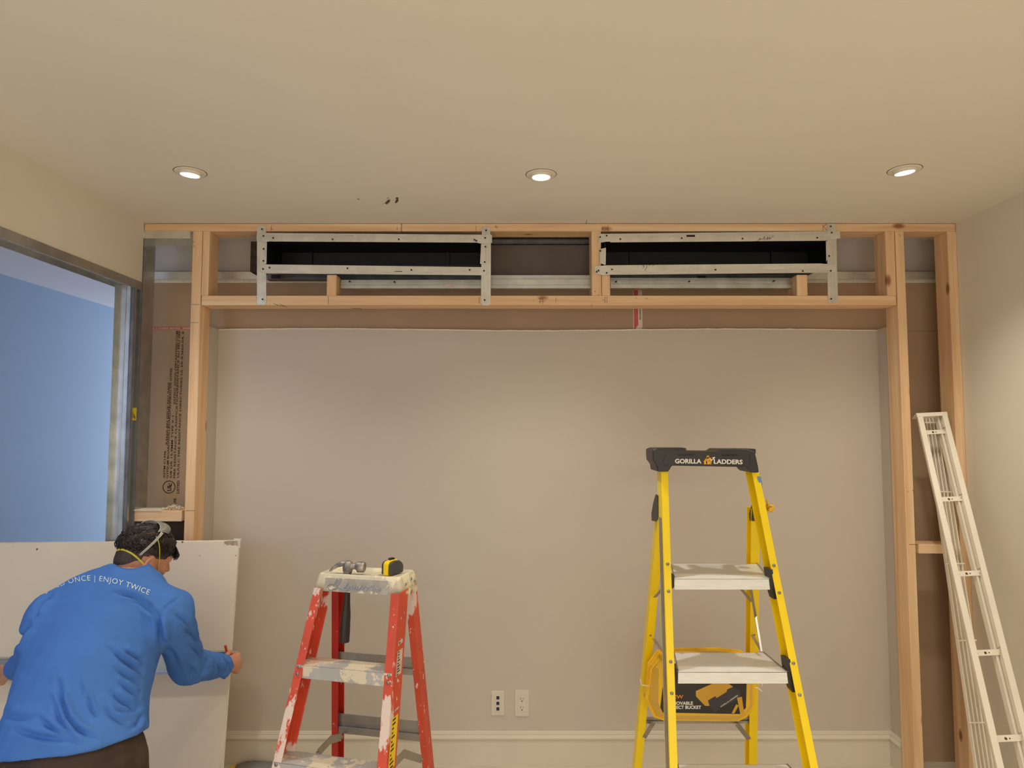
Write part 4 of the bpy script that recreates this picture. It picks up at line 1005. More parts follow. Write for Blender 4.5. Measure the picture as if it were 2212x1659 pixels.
for x, y, r in ((394,1170.5,1.8),(432,1200,.9),(80,1186,2),(509,1200,1)): tr.add([S(x-r,y,.001), S(x,y-r,.001), S(x+r*1.6,y,.001), S(x-r*.4,y+r*1.5,.001)], [(0,1,2,3)], 2)
tr.build('torn_paper', [M['gypsum'], mat('bare_gypsum', srgb(176,158,140), .9, var=.15, scale=60), M['gap']], sh, fixn=False)
fr = MB(); 
for k in range(170):
    z = z1*(k+random.random())/170; s_ = random.uniform(.0008,.0022)
    c_ = SH(xr_, z)+Vector((.0003, random.uniform(0,.011), 0)); crumb(fr, c_, s_)
fr.build('frayed_edge', M['gypsum'], sh, fixn=False)['kind'] = 'stuff'

# steel track held level across the sheet
def track_pt(px, py): return S(px, py, .0015)
a, b = track_pt(498, 1404), track_pt(0, 1420); d = (b-a); a2 = a + d*0; b2 = a + d*1.12
ht = thing('held_track', (a+b2)/2, 'galvanized steel track the worker holds level across the drywall sheet', 'steel track')
dl = d.normalized(); dv = sn.cross(dl).normalized()
if dv.z > 0: dv = -dv
mb = MB().prof(a2, b2, [(0,.0),(.0,.030),(.0012,.030),(.0012,.0012),(.0722,.0012),(.0722,.030),(.0735,.030),(.0735,0)], dv, sn)
mb.build('channel', M['steel'], ht, bevel=.0004)

# floor things behind: grey poly sheet and a strip of yellow tape
random.seed(21); pb = MB(); c0 = Vector((P(556,1655,2.90).x, 2.885, 0)); k, l_ = 18, 10; V = []
for i in range(k+1):
    for j2 in range(l_+1):
        u, v = i/k, j2/l_; r = max(0, 1-((u-.5)*2)**2)*max(0, 1-((v-.5)*2)**2)
        V.append(c0 + Vector(((u-.5)*.19, (v-.5)*.085, .030*r**.5 + random.uniform(-.004,.004)*r + .001)))
pb.add(V, [(i*(l_+1)+j2, (i+1)*(l_+1)+j2, (i+1)*(l_+1)+j2+1, i*(l_+1)+j2+1) for i in range(k) for j2 in range(l_)], 0, True)
tag(pb.build('plastic_sheet', M['plastic'], origin=c0), 'crumpled grey plastic sheet on the floor below the recess baseboard', 'plastic sheet')
yt = MB().box(P(494,1655,2.9).x, P(600,1655,2.9).x, 2.80, 2.922, .0003, .0012)
tag(yt.build('floor_tape', M['sticker'], origin=(P(520,1655,2.9).x, 2.86, 0)), 'strip of yellow tape on the floor along the baseboard', 'tape')
# ================================================================== THE WORKER (distance field bodies turned into meshes)
A3 = np.array
def _v(p): return np.array([float(p[0]), float(p[1]), float(p[2])])
def sd_rc(p, a, b, ra, rb):      # tapered capsule
    a, b = _v(a), _v(b); ab = b-a; t = np.clip(((p-a) @ ab) / (ab@ab), 0, 1)
    return np.linalg.norm(p - a - t[:,None]*ab, axis=1) - (ra + (rb-ra)*t)
def sd_el(p, c, ax, r):          # ellipsoid; ax rows = local axes
    q = (p - _v(c)) @ np.array(ax).T; r = np.array(r)
    k0 = np.linalg.norm(q/r, axis=1); k1 = np.linalg.norm(q/(r*r), axis=1)
    return k0*(k0-1)/np.maximum(k1, 1e-9)
def smin(a, b, k):
    h = np.clip(.5 + .5*(b-a)/k, 0, 1); return b*(1-h) + a*h - k*h*(1-h)
def smax(a, b, k): return -smin(-a, -b, k)
def polygonize(fn, lo, hi, h, blk=8):
    lo = np.array(lo, float); n = np.ceil((np.array(hi)-lo)/h/blk).astype(int)*blk + 1
    nb = (n-1)//blk
    g = np.stack(np.meshgrid(*[np.arange(k) for k in nb], indexing='ij'), -1).reshape(-1, 3)
    cen = lo + (g*blk + blk/2)*h
    d = np.concatenate([fn(cen[i:i+200000]) for i in range(0, len(cen), 200000)])
    R = blk*h*.866*1.25 + .006
    F_ = np.full(n, 1.0, np.float32)
    inside = g[d < -R]
    for b_ in inside: F_[b_[0]*blk:(b_[0]+1)*blk+1, b_[1]*blk:(b_[1]+1)*blk+1, b_[2]*blk:(b_[2]+1)*blk+1] = -1
    act = g[np.abs(d) <= R]
    off = np.stack(np.meshgrid(*[np.arange(blk+1)]*3, indexing='ij'), -1).reshape(-1, 3)
    for i in range(0, len(act), 300):
        a = act[i:i+300]; idx = (a[:,None,:]*blk + off[None]).reshape(-1, 3)
        v = fn(lo + idx*h); F_[idx[:,0], idx[:,1], idx[:,2]] = v
    S = F_ < 0
    cnt = np.zeros(np.array(n)-1, np.int8)
    cor = [(i,j,k) for i in (0,1) for j in (0,1) for k in (0,1)]
    sl = lambda c: tuple(slice(c[a], n[a]-1+c[a]) for a in range(3))
    for c in cor: cnt += S[sl(c)]
    cells = np.argwhere((cnt > 0) & (cnt < 8))
    vid = np.full(np.array(n)-1, -1, np.int64); vid[tuple(cells.T)] = np.arange(len(cells))
    acc = np.zeros((len(cells), 3)); m = np.zeros(len(cells))
    for c in cor:
        for ax in range(3):
            if c[ax]: continue
            e = list(c); e[ax] = 1
            f0 = F_[tuple((cells+np.array(c)).T)]; f1 = F_[tuple((cells+np.array(e)).T)]
            k = (f0 < 0) != (f1 < 0); t = np.where(k, f0/np.where(f0-f1 == 0, 1, f0-f1), 0)
            p = np.array(c, float)[None] + 0*acc; p[:,ax] = t
            acc += p*k[:,None]; m += k
    V = lo + (cells + acc/m[:,None])*h
    faces = []
    for ax in range(3):
        s0 = [slice(None)]*3; s1 = [slice(None)]*3; s0[ax] = slice(0, -1); s1[ax] = slice(1, None)
        a, b = S[tuple(s0)], S[tuple(s1)]
        ed = np.argwhere(a != b); u, w = (ax+1) % 3, (ax+2) % 3
        ed = ed[(ed[:,u] > 0) & (ed[:,w] > 0) & (ed[:,u] < n[u]-1) & (ed[:,w] < n[w]-1)]
        fl_ = a[tuple(ed.T)]
        q = []
        for du, dw in ((-1,-1),(0,-1),(0,0),(-1,0)):
            c = ed.copy(); c[:,u] += du; c[:,w] += dw; q.append(vid[tuple(c.T)])
        q = np.stack(q, 1); q = np.where(fl_[:,None], q, q[:,::-1]); faces.append(q[(q >= 0).all(1)])
    return V, np.concatenate(faces)
def mesh_obj(name, V, Fc, mats, parent=None, origin=None, mi=None, smooth=1):
    me = bpy.data.meshes.new(name); o = Vector(origin) if origin is not None else parent_origin(parent)
    V = V - np.array(o)
    me.vertices.add(len(V)); me.vertices.foreach_set('co', V.astype(np.float32).ravel())
    me.loops.add(Fc.size); me.loops.foreach_set('vertex_index', Fc.astype(np.int32).ravel())
    me.polygons.add(len(Fc)); me.polygons.foreach_set('loop_start', np.arange(0, Fc.size, Fc.shape[1], dtype=np.int32))
    me.polygons.foreach_set('loop_total', np.full(len(Fc), Fc.shape[1], np.int32))
    for m_ in mats: me.materials.append(m_)
    if mi is not None: me.polygons.foreach_set('material_index', mi.astype(np.int32))
    me.polygons.foreach_set('use_smooth', np.ones(len(Fc), bool)); me.update(calc_edges=True); me.validate()
    ob = bpy.data.objects.new(name, me); C.objects.link(ob)
    if parent is not None: ob.parent = parent; ob.location = Vector(o) - parent_origin(parent)
    else: ob.location = o
    if smooth:
        md = ob.modifiers.new('smooth', 'SMOOTH'); md.iterations = smooth; md.factor = .5
    return ob
def vnormals(V, Fc):
    n = np.cross(V[Fc[:,2]]-V[Fc[:,0]], V[Fc[:,3]]-V[Fc[:,1]]); N = np.zeros_like(V)
    for k in range(4): np.add.at(N, Fc[:,k], n)
    return N/np.maximum(np.linalg.norm(N, axis=1), 1e-12)[:,None]
def vproj(V):
    y = V[:,1]; z = V[:,2]-CZ; d = y*CT+z*ST; u = z*CT-y*ST
    return np.stack([1106+F*V[:,0]/d, 829.5-F*u/d], 1)
def wob(p, s, seed=0):           # smooth pseudo noise in -1..1
    r = np.random.RandomState(seed); o = 0
    for k in range(5):
        w = r.normal(size=3)*s; o = o + np.sin(p @ w + r.uniform(0, 6.28))
    return o/3.2

# ---- pose
hs = .86
HC = P(312, 1204, 2.20)
hf = Vector((.61, .71, -.35)).normalized(); hu = Vector((.30, .20, .93)); hu = (hu - hf*hu.dot(hf)).normalized(); hr = hf.cross(hu)
HAX = [list(hr), list(hf), list(hu)]
def H(x, y, z): return HC + (hr*x + hf*y + hu*z)*hs
def hloc(p): return ((p - _v(HC)) @ np.array(HAX).T)/hs
C7 = P(283, 1262, 2.12)
td = Vector((0, .50, .866)); tb = Vector((0, -.866, .50)); TAX = [[1,0,0], list(tb), list(td)]
TORSO = [(P(240,1318,2.10), (.155,.084,.10)), (P(210,1370,2.075), (.160,.110,.14)), (P(187,1450,2.02), (.154,.113,.14)),
         (P(168,1540,1.965), (.149,.110,.14)), (P(157,1620,1.92), (.158,.116,.12))]
PEL = P(155, 1665, 1.91)
Sr, Er, Wr = P(366,1322,2.09), P(405,1437,2.30), P(484,1438,2.500)
Sl, El, Wl = P(114,1338,2.05), P(70,1410,2.24), P(34,1447,2.42)
HIPL, HIPR = PEL+Vector((-.085,0,-.03)), PEL+Vector((.085,0,-.03))
KNL, KNR = Vector((PEL.x-.12, 2.10, .075)), Vector((PEL.x+.13, 2.10, .075))
ANL, ANR = Vector((PEL.x-.12, 1.70, .07)), Vector((PEL.x+.13, 1.70, .07))
# right hand: (knuckle, middle joint, far joint, tip)
def fg(*a): return [P(x, y, Y) for x, y, Y in a]
FR_ = [fg((507,1417,2.575),(515,1415,2.592),(510,1412,2.607),(502,1411,2.612)),
       fg((511,1425,2.575),(518,1427,2.596),(513,1427,2.612),(505,1425,2.612)),
       fg((512,1435,2.573),(518.5,1439,2.594),(513,1440,2.609),(505,1437,2.608)),
       fg((509,1444,2.570),(514,1450,2.588),(509,1451,2.600),(502,1448,2.600))]
TR_ = fg((490,1427,2.548),(489,1418,2.575),(494,1411,2.598),(499,1410,2.606))
FL_ = [fg((12,1447,2.492),(2,1441,2.515),(-9,1441,2.545),(-16,1446,2.562)),
       fg((9,1452,2.498),(-3,1446,2.520),(-14,1448,2.548),(-20,1454,2.562)),
       fg((7,1458,2.500),(-5,1454,2.520),(-15,1457,2.545),(-20,1463,2.557)),
       fg((7,1464,2.496),(-4,1463,2.514),(-12,1467,2.533),(-16,1472,2.543))]
TL_ = fg((20,1450,2.475),(14,1464,2.515),(6,1474,2.540),(-2,1478,2.550))
def torso(p, off=0.0, k=.07):
    d = None
    for c, r in TORSO:
        e = sd_el(p, c, TAX, [q+off for q in r]); d = e if d is None else smin(d, e, k)
    return d
def hand(p, W, E, fingers, thumb):
    kn = [f[0] for f in fingers]; c = (W*.35 + (kn[1]+kn[2])*.325)
    d = sd_rc(p, W, (kn[1]+kn[2])/2, .021, .017)
    for q in kn: d = smin(d, sd_rc(p, W*.55+q*.45, q, .013, .0095), .012)
    for f in fingers:
        for i, (ra, rb_) in enumerate(((.0095,.0088),(.0086,.0080),(.0079,.0070))): d = smin(d, sd_rc(p, f[i], f[i+1], ra, rb_), .0035)
    d = smin(d, sd_rc(p, W*.5+thumb[0]*.5, thumb[0], .014, .013), .012)
    for i, (ra, rb_) in enumerate(((.0125,.0105),(.0100,.0095),(.0092,.0080))): d = smin(d, sd_rc(p, thumb[i], thumb[i+1], ra, rb_), .004)
    return d
def head(p):
    q = hloc(p); I3 = np.eye(3)
    d = sd_el(q, (0,-.010,.028), I3, (.074,.092,.080))
    d = smin(d, sd_el(q, (0,.028,-.035), I3, (.056,.058,.080)), .03)
    d = smin(d, sd_rc(q, (-.030,.010,-.075), (0,.062,-.098), .020, .019), .022); d = smin(d, sd_rc(q, (.030,.010,-.075), (0,.062,-.098), .020, .019), .022)
    d = smin(d, sd_rc(q, (-.034,.072,.016), (.034,.072,.016), .011, .011), .014)
    d = smin(d, sd_rc(q, (0,.082,.010), (0,.099,-.024), .0065, .0095), .008)
    d = smin(d, sd_rc(q, (-.010,.088,-.028), (.010,.088,-.028), .007, .0075), .006)
    for s in (-1, 1):
        d = smin(d, sd_el(q, (s*.036,.060,-.028), I3, (.020,.016,.018)), .014)
        d = smax(d, -sd_el(q, (s*.031,.086,-.003), I3, (.015,.012,.010)), .008)
        e = sd_el(q, (s*.079,-.008,-.016), [[.90,.43*s,0],[-.43*s,.90,0],[0,0,1]], (.009,.023,.037))
        e = smax(e, -sd_el(q, (s*.090,-.006,-.010), I3, (.009,.013,.022)), .004)
        d = smin(d, e, .006)
    d = smin(d, sd_rc(q, (-.017,.083,-.055), (.017,.083,-.055), .0052, .0052), .005)
    d = smin(d, sd_rc(q, (-.015,.081,-.065), (.015,.081,-.065), .006, .006), .005)
    d = smax(d, -sd_rc(q, (-.020,.0915,-.0600), (.020,.0915,-.0600), .0022, .0022), .003)
    return d*hs
def body(p):
    d = torso(p)
    d = smin(d, sd_el(p, PEL, np.eye(3), (.165,.125,.12)), .06)
    nk = H(0,-.028,-.045)
    d = smin(d, sd_rc(p, nk, C7+Vector((0,.02,-.01)), .052, .060), .045)
    d = smin(d, head(p), .018)
    for S_, E_, W_ in ((Sr,Er,Wr),(Sl,El,Wl)):
        d = smin(d, sd_rc(p, S_, E_, .052, .038), .05); d = smin(d, sd_rc(p, E_, W_, .038, .0235), .02)
    d = smin(d, hand(p, Wr, Er, FR_, TR_), .012); d = smin(d, hand(p, Wl, El, FL_, TL_), .012)
    for h_, k_, a_ in ((HIPL,KNL,ANL),(HIPR,KNR,ANR)):
        d = smin(d, sd_rc(p, h_, k_, .085, .052), .05); d = smin(d, sd_rc(p, k_, a_, .052, .036), .03)
        d = smin(d, sd_rc(p, a_, a_+Vector((0,-.09,-.012)), .034, .028), .03)
    return d
skin = mat('skin', srgb(208,148,116), .5, var=.05, scale=30, bump=.08, bscale=300)
skin.node_tree.nodes['Principled BSDF'].inputs['Subsurface Weight'].default_value = .08
skin.node_tree.nodes['Principled BSDF'].inputs['Subsurface Radius'].default_value = (.01,.004,.002)
stub = mat('stubble_skin', srgb(136,98,76), .6, var=.12, scale=200)
V, Fc = polygonize(body, (-2.15, 1.50, -.01), (-.90, 2.75, 1.33), .0042)
ctr_ = V[Fc].mean(1); q = hloc(ctr_)
mi = ((q[:,2] < -.048) & (q[:,1] > .018) & (q[:,2] > -.13) & (np.abs(q[:,0]) < .07) & ~((np.abs(q[:,0]) < .022) & (q[:,2] > -.072) & (q[:,2] < -.048))).astype(int)
bodyo = mesh_obj('person', V, Fc, [skin, stub], None, (PEL.x, 1.95, 0), mi, 2)
tag(bodyo, 'person kneeling in a blue shirt, back turned, marking a drywall sheet with a pencil', 'person')
body_bvh = BVHTree.FromPolygons([tuple(v) for v in V], [tuple(f) for f in Fc])

# ---- shirt
hp = [P(2,1624,1.93), P(95,1630,1.83), P(309,1584,1.93)]
hn = (hp[1]-hp[0]).cross(hp[2]-hp[0]).normalized()
if hn.dot(td) < 0: hn = -hn
def plane(p, o, n): return (p - _v(o)) @ _v(n)
nd = (H(0,-.028,-.045) - C7).normalized()
col_n = (nd*.75 + Vector((-.25,-.45,.55))).normalized(); col_o = P(285,1250,2.10) - nd*.021
def sleeve(p, S_, E_, W_, r):
    d = smin(sd_rc(p, S_, E_, r[0], r[1]), sd_rc(p, E_, W_, r[1]*.98, r[2]), .03)
    ax = (W_-E_).normalized(); return smax(d, plane(p, W_ + ax*.004, ax), .006)
def shirt(p):
    d = torso(p, .013, .09)
    d = smin(d, sd_el(p, P(157,1640,1.915), TAX, (.178,.140,.13)), .06)
    stub_ = smax(sd_rc(p, H(0,-.028,-.045), C7, .060, .066), plane(p, col_o, nd), .004)
    d = smin(d, stub_, .035)
    d = smin(d, sd_rc(p, C7+Vector((0,-.01,-.01)), Sr, .058, .058), .05); d = smin(d, sd_rc(p, C7+Vector((0,-.01,-.01)), Sl, .075, .064), .05)
    d = smin(d, sleeve(p, Sr, Er, Wr, (.062,.053,.036)), .028)
    d = smin(d, sleeve(p, Sl, El, Wl, (.058,.046,.034)), .028)
    d = smax(d, -plane(p, hp[1], hn), .006)
    d = smax(d, -sd_rc(p, P(288,1160,2.20), P(288,1168,1.98), .090, .090), .006)
    return d
V, Fc = polygonize(shirt, (-2.0, 1.60, .40), (-.92, 2.62, 1.16), .0052)
N = vnormals(V, Fc); px = vproj(V)
def Z7(*l): return [(x/2.866, 1080+y/2.866) for x, y in l]
FOLDS = [  # (polyline in the zoomed picture, depth mm, width px)
 (Z7((715,575),(800,588),(870,615),(930,655),(975,705)), 8, 4), (Z7((790,618),(870,640),(930,690),(955,735)), 5, 3.5),
 (Z7((865,705),(915,735),(950,760)), 4, 3),
 (Z7((685,925),(760,985),(830,1030),(880,1065)), 9, 4.5), (Z7((750,925),(830,970),(885,1000)), 7, 4), (Z7((720,1045),(790,1085),(870,1130)), 6, 4.5),
 (Z7((690,1185),(760,1245),(850,1290)), 8, 5), (Z7((750,1130),(810,1180),(860,1215)), 6, 4), (Z7((640,1250),(680,1330),(740,1370),(800,1400)), 6, 4.5),
 (Z7((540,1180),(552,1270),(600,1360)), 6, 3.5), (Z7((490,1110),(505,1180),(510,1240)), 3, 5), (Z7((365,1120),(385,1250),(420,1350),(480,1420),(590,1475)), 11, 5),
 (Z7((330,1230),(370,1360),(430,1440),(470,1482)), 8, 5), (Z7((240,1350),(330,1420),(440,1478)), 7, 4.5), (Z7((90,1420),(250,1465),(460,1490)), 7, 5),
 (Z7((985,705),(1040,650),(1120,598)), 3, 2.2), (Z7((975,715),(990,790),(1000,880)), 12, 5),
 (Z7((310,590),(255,640),(215,715)), 8, 4), (Z7((185,770),(150,830),(90,960)), 8, 4),
 (Z7((1070,690),(1140,740),(1190,810)), 6, 4), (Z7((1120,780),(1190,830),(1235,900)), 6, 4), (Z7((1020,880),(1070,960),(1110,1040)), 5, 6), (Z7((1180,900),(1235,950),(1250,1010)), 6, 4),
 (Z7((1260,980),(1270,1040),(1230,1100)), 6, 4.5), (Z7((1330,1000),(1370,1060),(1350,1110)), 6, 4), (Z7((1385,990),(1420,1030),(1420,1080)), 4, 3.5), (Z7((1150,1010),(1190,1060),(1180,1110)), 5, 4.5),
 (Z7((860,1290),(800,1310),(700,1300)), 4, 4), (Z7((885,1330),(850,1390),(800,1420)), 5, 4), (Z7((20,1330),(120,1350),(230,1340)), 4, 7)]
face = (N @ _v(Vector((0,-1,.15)).normalized())) > -.15
disp = .0018*wob(V, 26, 1) + .0012*wob(V, 60, 2) + .0030*wob(V*A3([1,1,.45]), 14, 3)
for pl, dep, w in FOLDS:
    pl = np.array(pl); best = np.full(len(V), 1e9); side = np.zeros(len(V)); fade = np.zeros(len(V)); L_ = np.concatenate([[0], np.cumsum(np.linalg.norm(np.diff(pl, axis=0), axis=1))])
    for i in range(len(pl)-1):
        a, b = pl[i], pl[i+1]; ab = b-a; t = np.clip(((px-a) @ ab)/(ab@ab), 0, 1); c = px-a-t[:,None]*ab; dd = np.linalg.norm(c, axis=1)
        m_ = dd < best; best[m_] = dd[m_]; side[m_] = np.sign(ab[0]*c[m_,1]-ab[1]*c[m_,0]); fade[m_] = (L_[i]+t[m_]*np.linalg.norm(ab))/L_[-1]
    f_ = np.clip(np.minimum(fade, 1-fade)*4, .25, 1)
    s_ = best*side; g = -np.exp(-(s_/w)**2) + .85*np.exp(-((s_+2.1*w)/(1.7*w))**2) + .30*np.exp(-((s_-2.4*w)/(1.8*w))**2)
    disp += np.where(face, g*f_*dep*.001*1.6, 0)
# sleeves bunch towards the cuff
for E_, W_ in ((Er, Wr), (El, Wl)):
    ab = _v(W_)-_v(E_); t = ((V-_v(E_)) @ ab)/(ab@ab); rad = np.linalg.norm(V-_v(E_)-np.clip(t,0,1)[:,None]*ab, axis=1)
    disp += np.where((rad < .075) & (t > .1) & (t < 1.05), .0026*np.sin(t*34+3*wob(V, 18, 7))*np.clip(t*1.4, 0, 1), 0)
V = V + N*disp[:,None]
shirtm = mat('blue_cotton', srgb(76,124,202), .85, var=.03, scale=6, bump=.12, bscale=900, spec=.2,
    splat=[(srgb(120,150,200), 7, .76, (1,1,1))])
sho = mesh_obj('shirt', V, Fc, [shirtm], bodyo, smooth=1)
sho['label'] = 'blue long sleeved cotton shirt with white lettering across the shoulders'
sh_bvh = BVHTree.FromPolygons([tuple(v) for v in V], [tuple(f) for f in Fc])
ORG = Vector((0,0,CZ))
def cast(bvh, x, y, off=.001):
    d = (P(x, y, 1.0)-ORG).normalized(); hit = bvh.ray_cast(ORG, d)
    return None if hit[0] is None else hit[0] - d*off
# lettering across the shoulders
bl = np.array([(98,1284),(112,1274),(130,1266.5),(155,1259),(178,1255),(197,1253.6),(215,1255),(240,1259),(262,1264),(290,1273),(321,1285)], float)
seg = np.linalg.norm(np.diff(bl, axis=0), axis=1); cum = np.concatenate([[0], np.cumsum(seg)])
tv, tf = text_geo('BUILD ONCE | ENJOY TWICE', 1.0, space=1.12, sub=.12, bold=-.004)
tw = max(v[0] for v in tv); pos = []
for x, y in tv:
    s_ = x/tw*cum[-1]; i = min(len(seg)-1, max(0, int(np.searchsorted(cum, s_)-1))); u = (s_-cum[i])/seg[i]
    b0 = bl[i]*(1-u)+bl[i+1]*u; j2 = min(len(seg)-1, i+1); tg = (bl[i+1]-bl[i])/seg[i]
    tg2 = (bl[j2+1]-bl[j2])/seg[j2] if u > .5 else (bl[i]-bl[max(0,i-1)])/max(1e-6, seg[max(0,i-1)]) if i else tg
    w_ = abs(u-.5); tt2 = tg*(1-w_)+tg2*w_; tt2 /= np.linalg.norm(tt2); nn_ = np.array([tt2[1], -tt2[0]])
    qq = b0 + nn_*y*11.5/.7; pos.append(cast(sh_bvh, qq[0], qq[1], .0016))
tm_ = MB(); keep = [f for f in tf if all(pos[i] is not None for i in f) and max((pos[i]-pos[f[0]]).length for i in f) < .02]
tm_.add([p if p is not None else (0,0,0) for p in pos], keep)
use = sorted({i for f in keep for i in f}); rm = {i: k for k, i in enumerate(use)}
tm_.v = [tuple(pos[i]) for i in use]; tm_.f = [[rm[i] for i in f] for f in keep]; tm_.m = [0]*len(keep); tm_.sm = [False]*len(keep)
tm_.build('back_lettering', mat('pale_mint_print', srgb(214,236,232), .6, var=.01), sho, fixn=False)

# ---- trousers
def trousers(p):
    d = sd_el(p, PEL+Vector((.0,0,.01)), np.eye(3), (.176,.136,.135))
    d = smin(d, sd_el(p, P(157,1612,1.925), TAX, (.168,.126,.10)), .05)
    for h_, k_, a_ in ((HIPL,KNL,ANL),(HIPR,KNR,ANR)):
        d = smin(d, sd_rc(p, h_, k_, .102, .068), .05); d = smin(d, sd_rc(p, k_, a_, .066, .055), .03)
        d = smax(d, 0.006-p[:,2], .01)
    for a_ in (ANL, ANR): d = smax(d, -(p[:,1] - (a_.y - .005)), .005)
    return d - .003*wob(p, 30, 5) - .002*wob(p, 70, 6)
V, Fc = polygonize(trousers, (-1.60, 1.60, -.01), (-.86, 2.22, .72), .007)
dust = mat('dusty_brown_canvas', srgb(66,52,44), .9, var=.15, scale=12, bump=.2, bscale=500, splat=[(srgb(150,136,124), 14, .68, (1,1,1)), (srgb(200,190,180), 60, .74, (1,1,1))])
mesh_obj('trousers', V, Fc, [dust], bodyo)['label'] = 'dusty dark brown work trousers'
for a_ in (ANL, ANR):
    def bt_(p, a_=a_):
        d = sd_rc(p, a_+Vector((0,.0,.0)), a_+Vector((0,-.03,0)), .050, .048)
        d = smin(d, sd_rc(p, a_+Vector((0,-.05,-.005)), a_+Vector((0,-.10,-.10)) if False else a_+Vector((0,-.12,-.020)), .050, .042), .03)
        return smax(d, .001-p[:,2], .004)
    V, Fc = polygonize(bt_, (a_.x-.08, 1.48, -.01), (a_.x+.08, 1.78, .16), .006)
    mesh_obj('boot', V, Fc, [mat('boot_leather', srgb(96,70,48), .6, var=.1, scale=20)], bodyo)

# ---- eyes
for s in (-1, 1):
    V_ = MB(); c_ = H(s*.031, .0610, -.003); V_.lathe(c_-hf*.010, hf, [(.0001,0),(.007,.002),(.0105,.006),(.0110,.010),(.0095,.0155),(.0055,.0195),(.0001,.0210)], 16)
    e_ = V_.build('eye', mat('eye_white', srgb(230,224,216), .2, var=.01), bodyo)
    MB().lathe(c_+hf*.0098, hf, [(.0050,0),(.0030,.0012),(.0001,.0016)], 14).build('iris', mat('iris_brown', srgb(60,40,26), .2, var=.05), e_)

# ---- hair: short cap with curly locks on top
def hair(p):
    q = hloc(p); z = q[:,2]
    th = np.clip((z-.02)/.05, 0, 1); nz = .0045*wob(q, 120, 11) + .003*wob(q, 220, 12)
    d = sd_el(q, (0,-.010,.028), np.eye(3), (.074,.092,.080)) - (.0022 + .011*th + nz*(.12+th))
    d = smin(d, sd_el(q, (0,-.058,-.028), np.eye(3), (.054,.036,.040)), .02)
    face = .060 - q[:,1]                                   # forehead cut
    front = smax(-(face), -(z - .058), .01)                # in front of it only above the hairline
    cut = np.where(True, np.minimum(q[:,1]-.058, .058-z), 0)   # >0 : bare forehead and face
    cut2 = np.minimum(q[:,1]+.034, .012-z)                 # cheeks and ears
    cut3 = -.060 - z                                       # below the nape
    d = smax(d, cut, .006); d = smax(d, cut2, .006); d = smax(d, cut3 - .0, .004)
    return d*hs
V, Fc = polygonize(hair, tuple(_v(HC)-.15), tuple(_v(HC)+.15), .003)
hairm = mat('dark_brown_hair', srgb(44,36,32), .42, var=.25, scale=90, bump=.5, bscale=260)
# curly locks merged into the hair mesh
rnd = random.Random(4); lk = MB()
for k in range(1700):
    while True:
        v = Vector((rnd.gauss(0,1), rnd.gauss(0,1), rnd.gauss(0,1))).normalized()
        loc_ = Vector((v.x*.080, -.010+v.y*.098, .028+v.z*.088))
        if loc_.z > (.030 if loc_.y < -.05 else .052) and not (loc_.y > .066 and loc_.z < .050): break
    nrm_ = Vector((v.x/.08, v.y/.098, v.z/.088)).normalized()
    flow = Vector((rnd.gauss(0,.8), .6+rnd.gauss(0,.6), rnd.gauss(-.2,.6))); flow = (flow-nrm_*flow.dot(nrm_)).normalized(); sd_ = nrm_.cross(flow)
    L_ = rnd.uniform(.016, .034)*(1.25 if loc_.y > .045 else 1); ph = rnd.uniform(0, 6.28); am = rnd.uniform(.002,.0055); fr_ = rnd.uniform(3, 5.5); lift = rnd.uniform(.001, .008)
    pts = []
    for j2 in range(7):
        t = j2/6; w_ = loc_ + flow*L_*t + sd_*am*math.sin(ph+fr_*t) + nrm_*(.002+lift*math.sin(math.pi*t) - .012*t*t)
        pts.append(H(*w_))
    lk.tube(pts, [.0010,.0014,.0015,.0014,.0012,.0009,.0004], 4, caps=False)
for k in range(60):             # fringe falling over the forehead
    x_ = rnd.uniform(-.02, .060); s0 = Vector((x_, .078-abs(x_)*.25, .070)); pts = []
    a_ = rnd.uniform(.006,.016); ph = rnd.uniform(0, 6)
    for j2 in range(8):
        t = j2/7; pts.append(H(*(s0 + Vector((.004*math.sin(ph+5*t), .020*math.sin(2.6*t)+a_*t, -.050*t*rnd.uniform(.9,1.05))))))
    lk.tube(pts, [.0011,.0013,.0013,.0012,.0011,.001,.0007,.0003], 4, caps=False)
LV = np.array(lk.v); LF = np.array(lk.f)
zc_ = hloc(V[Fc].mean(1)); fm_ = ((zc_[:,2] < .018+.006*wob(zc_, 60, 3))).astype(int)
mesh_obj('hair', np.vstack([V, LV]), np.vstack([Fc, LF+len(V)]), [hairm, mat('faded_hair', srgb(84,66,56), .7, var=.3, scale=300)], bodyo, mi=np.concatenate([fm_, np.zeros(len(LF))]), smooth=0)['label'] = 'short dark curly hair, faded at the sides'
hb = BVHTree.FromPolygons([tuple(v) for v in V]+[tuple(v) for v in LV], [tuple(f) for f in Fc]+[tuple(int(i)+len(V) for i in f) for f in LF])

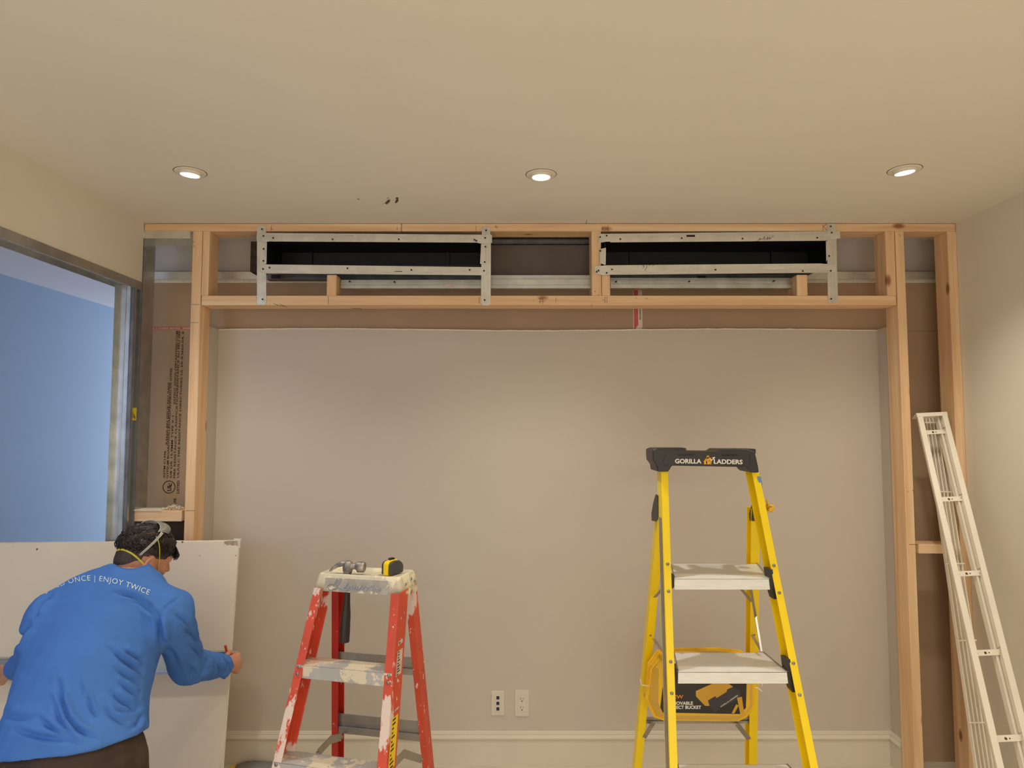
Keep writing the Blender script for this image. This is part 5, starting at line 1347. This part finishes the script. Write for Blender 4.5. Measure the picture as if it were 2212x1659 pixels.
# ---- safety glasses pushed up on the head
clear = bpy.data.materials.new('clear_polycarbonate'); clear.use_nodes = True
b_ = clear.node_tree.nodes['Principled BSDF']; b_.inputs['Base Color'].default_value = (.86,.88,.88,1); b_.inputs['Roughness'].default_value = .08; b_.inputs['Transmission Weight'].default_value = .85; b_.inputs['IOR'].default_value = 1.3
frame_m = mat('clear_grey_frame', srgb(178,176,172), .25, var=.08, scale=60)
sg = thing('safety_glasses', H(0,.0,.125), 'clear safety glasses pushed up on the dark hair of the kneeling person', 'glasses')
for s in (1, -1):
    pts = [H(s*.097,-.062,.016), H(s*.100,-.056,.030), H(s*.101,-.048,.045), H(s*.099,-.034,.072), H(s*.090,-.020,.096), H(s*.082,-.014,.106)]
    o = MB().tube(pts, [.0016,.0026,.0028,.0030,.0036,.0044], 8, flat=.45, up=hf).build('temple_arm', frame_m, sg, fixn=False)
    e = [p+hr*s*.0012+hf*.0035 for p in pts]; MB().tube(e, .0007, 6).build('rim', M['white'], o, fixn=False)
ln = MB(); K = 24; V_ = []
for i in range(K+1):
    a = math.pi*(i/K) ; cx_, cz_ = -.082*math.cos(a), .106+.026*math.sin(a)
    for (dy, dz) in ((-.016,0),(.004,.004),(.022,.002)): V_.append(H(cx_*(1-.02*dy), -.012+dy+.014*math.sin(a), cz_+dz-.0*dy))
ln.add(V_, [(i*3+j2, (i+1)*3+j2, (i+1)*3+j2+1, i*3+j2+1) for i in range(K) for j2 in range(2)], 0, True)
lo_ = ln.build('lens', clear, sg, fixn=False); md = lo_.modifiers.new('s', 'SOLIDIFY'); md.thickness = .0018
MB().tube([V_[i*3] for i in range(K+1)], .0016, 6).build('brow_bar', frame_m, sg, fixn=False)

# ---- dust mask pulled under the chin, two yellow straps
mk_ = thing('dust_mask', H(0,.055,-.135), 'dust mask with two yellow elastic straps on the kneeling person', 'mask')
MB().lathe(H(0,.045,-.118), (hf*.75-hu*.66).normalized(), [(.046,0),(.044,.008),(.036,.022),(.022,.032),(.0001,.037)], 24).build('cup', M['white'], mk_)
strapm = mat('yellow_elastic', srgb(226,212,70), .6, var=.06, scale=40)
def strap(pl, w0):
    P3 = []
    for (x0, y0), (x1, y1) in zip(pl[:-1], pl[1:]):
        for k in range(4):
            x, y = x0+(x1-x0)*k/4, y0+(y1-y0)*k/4; c = [q_ for q_ in (cast(hb, x, y, .0025), cast(body_bvh, x, y, .0025)) if q_ is not None]
            if c: P3.append(min(c, key=lambda q_: (q_-ORG).length))
    for _ in range(3): P3 = [P3[0]] + [(a+b*2+c)/4 for a, b, c in zip(P3[:-2], P3[1:-1], P3[2:])] + [P3[-1]]
    return P3
s1 = strap([(249,1191),(256,1187),(264,1186.5),(274,1190),(286,1196),(300,1208),(313,1221),(324,1236)], 1)
s1 = [H(-.070,-.045,-.030), H(-.058,-.070,-.022)] + s1 + [H(.052,.02,-.100), H(.040,.05,-.115)]
s2 = strap([(337,1158),(341,1166),(344,1176),(345,1188),(345,1199)], 1)
s2 = [H(-.02,.02,.128)]*0 + s2 + strap([(345,1201),(344,1212),(342,1225),(340,1240)], 1)
MB().tube(s1, .0030, 8, flat=.5, up=(0,-1,.2)).build('strap', strapm, mk_, fixn=False)
MB().tube(s2, .0024, 8, flat=.5, up=(.6,-1,0)).build('strap', strapm, mk_, fixn=False)
# ---- carpenter pencil
a, b = P(486.5,1394,2.588), P(493.5,1422,2.602)
MB_ = MB().beam(a, b, .0085, .006, (1,0,0)); d_ = (b-a).normalized()
pc = thing('carpenter_pencil', a, 'orange carpenter pencil in the right hand of the kneeling person', 'pencil')
MB_.build('barrel', M['orange'], pc, bevel=.0012)
MB().tube([b, b+d_*.012], [.003,.0006], 8).build('lead', M['black'], pc)
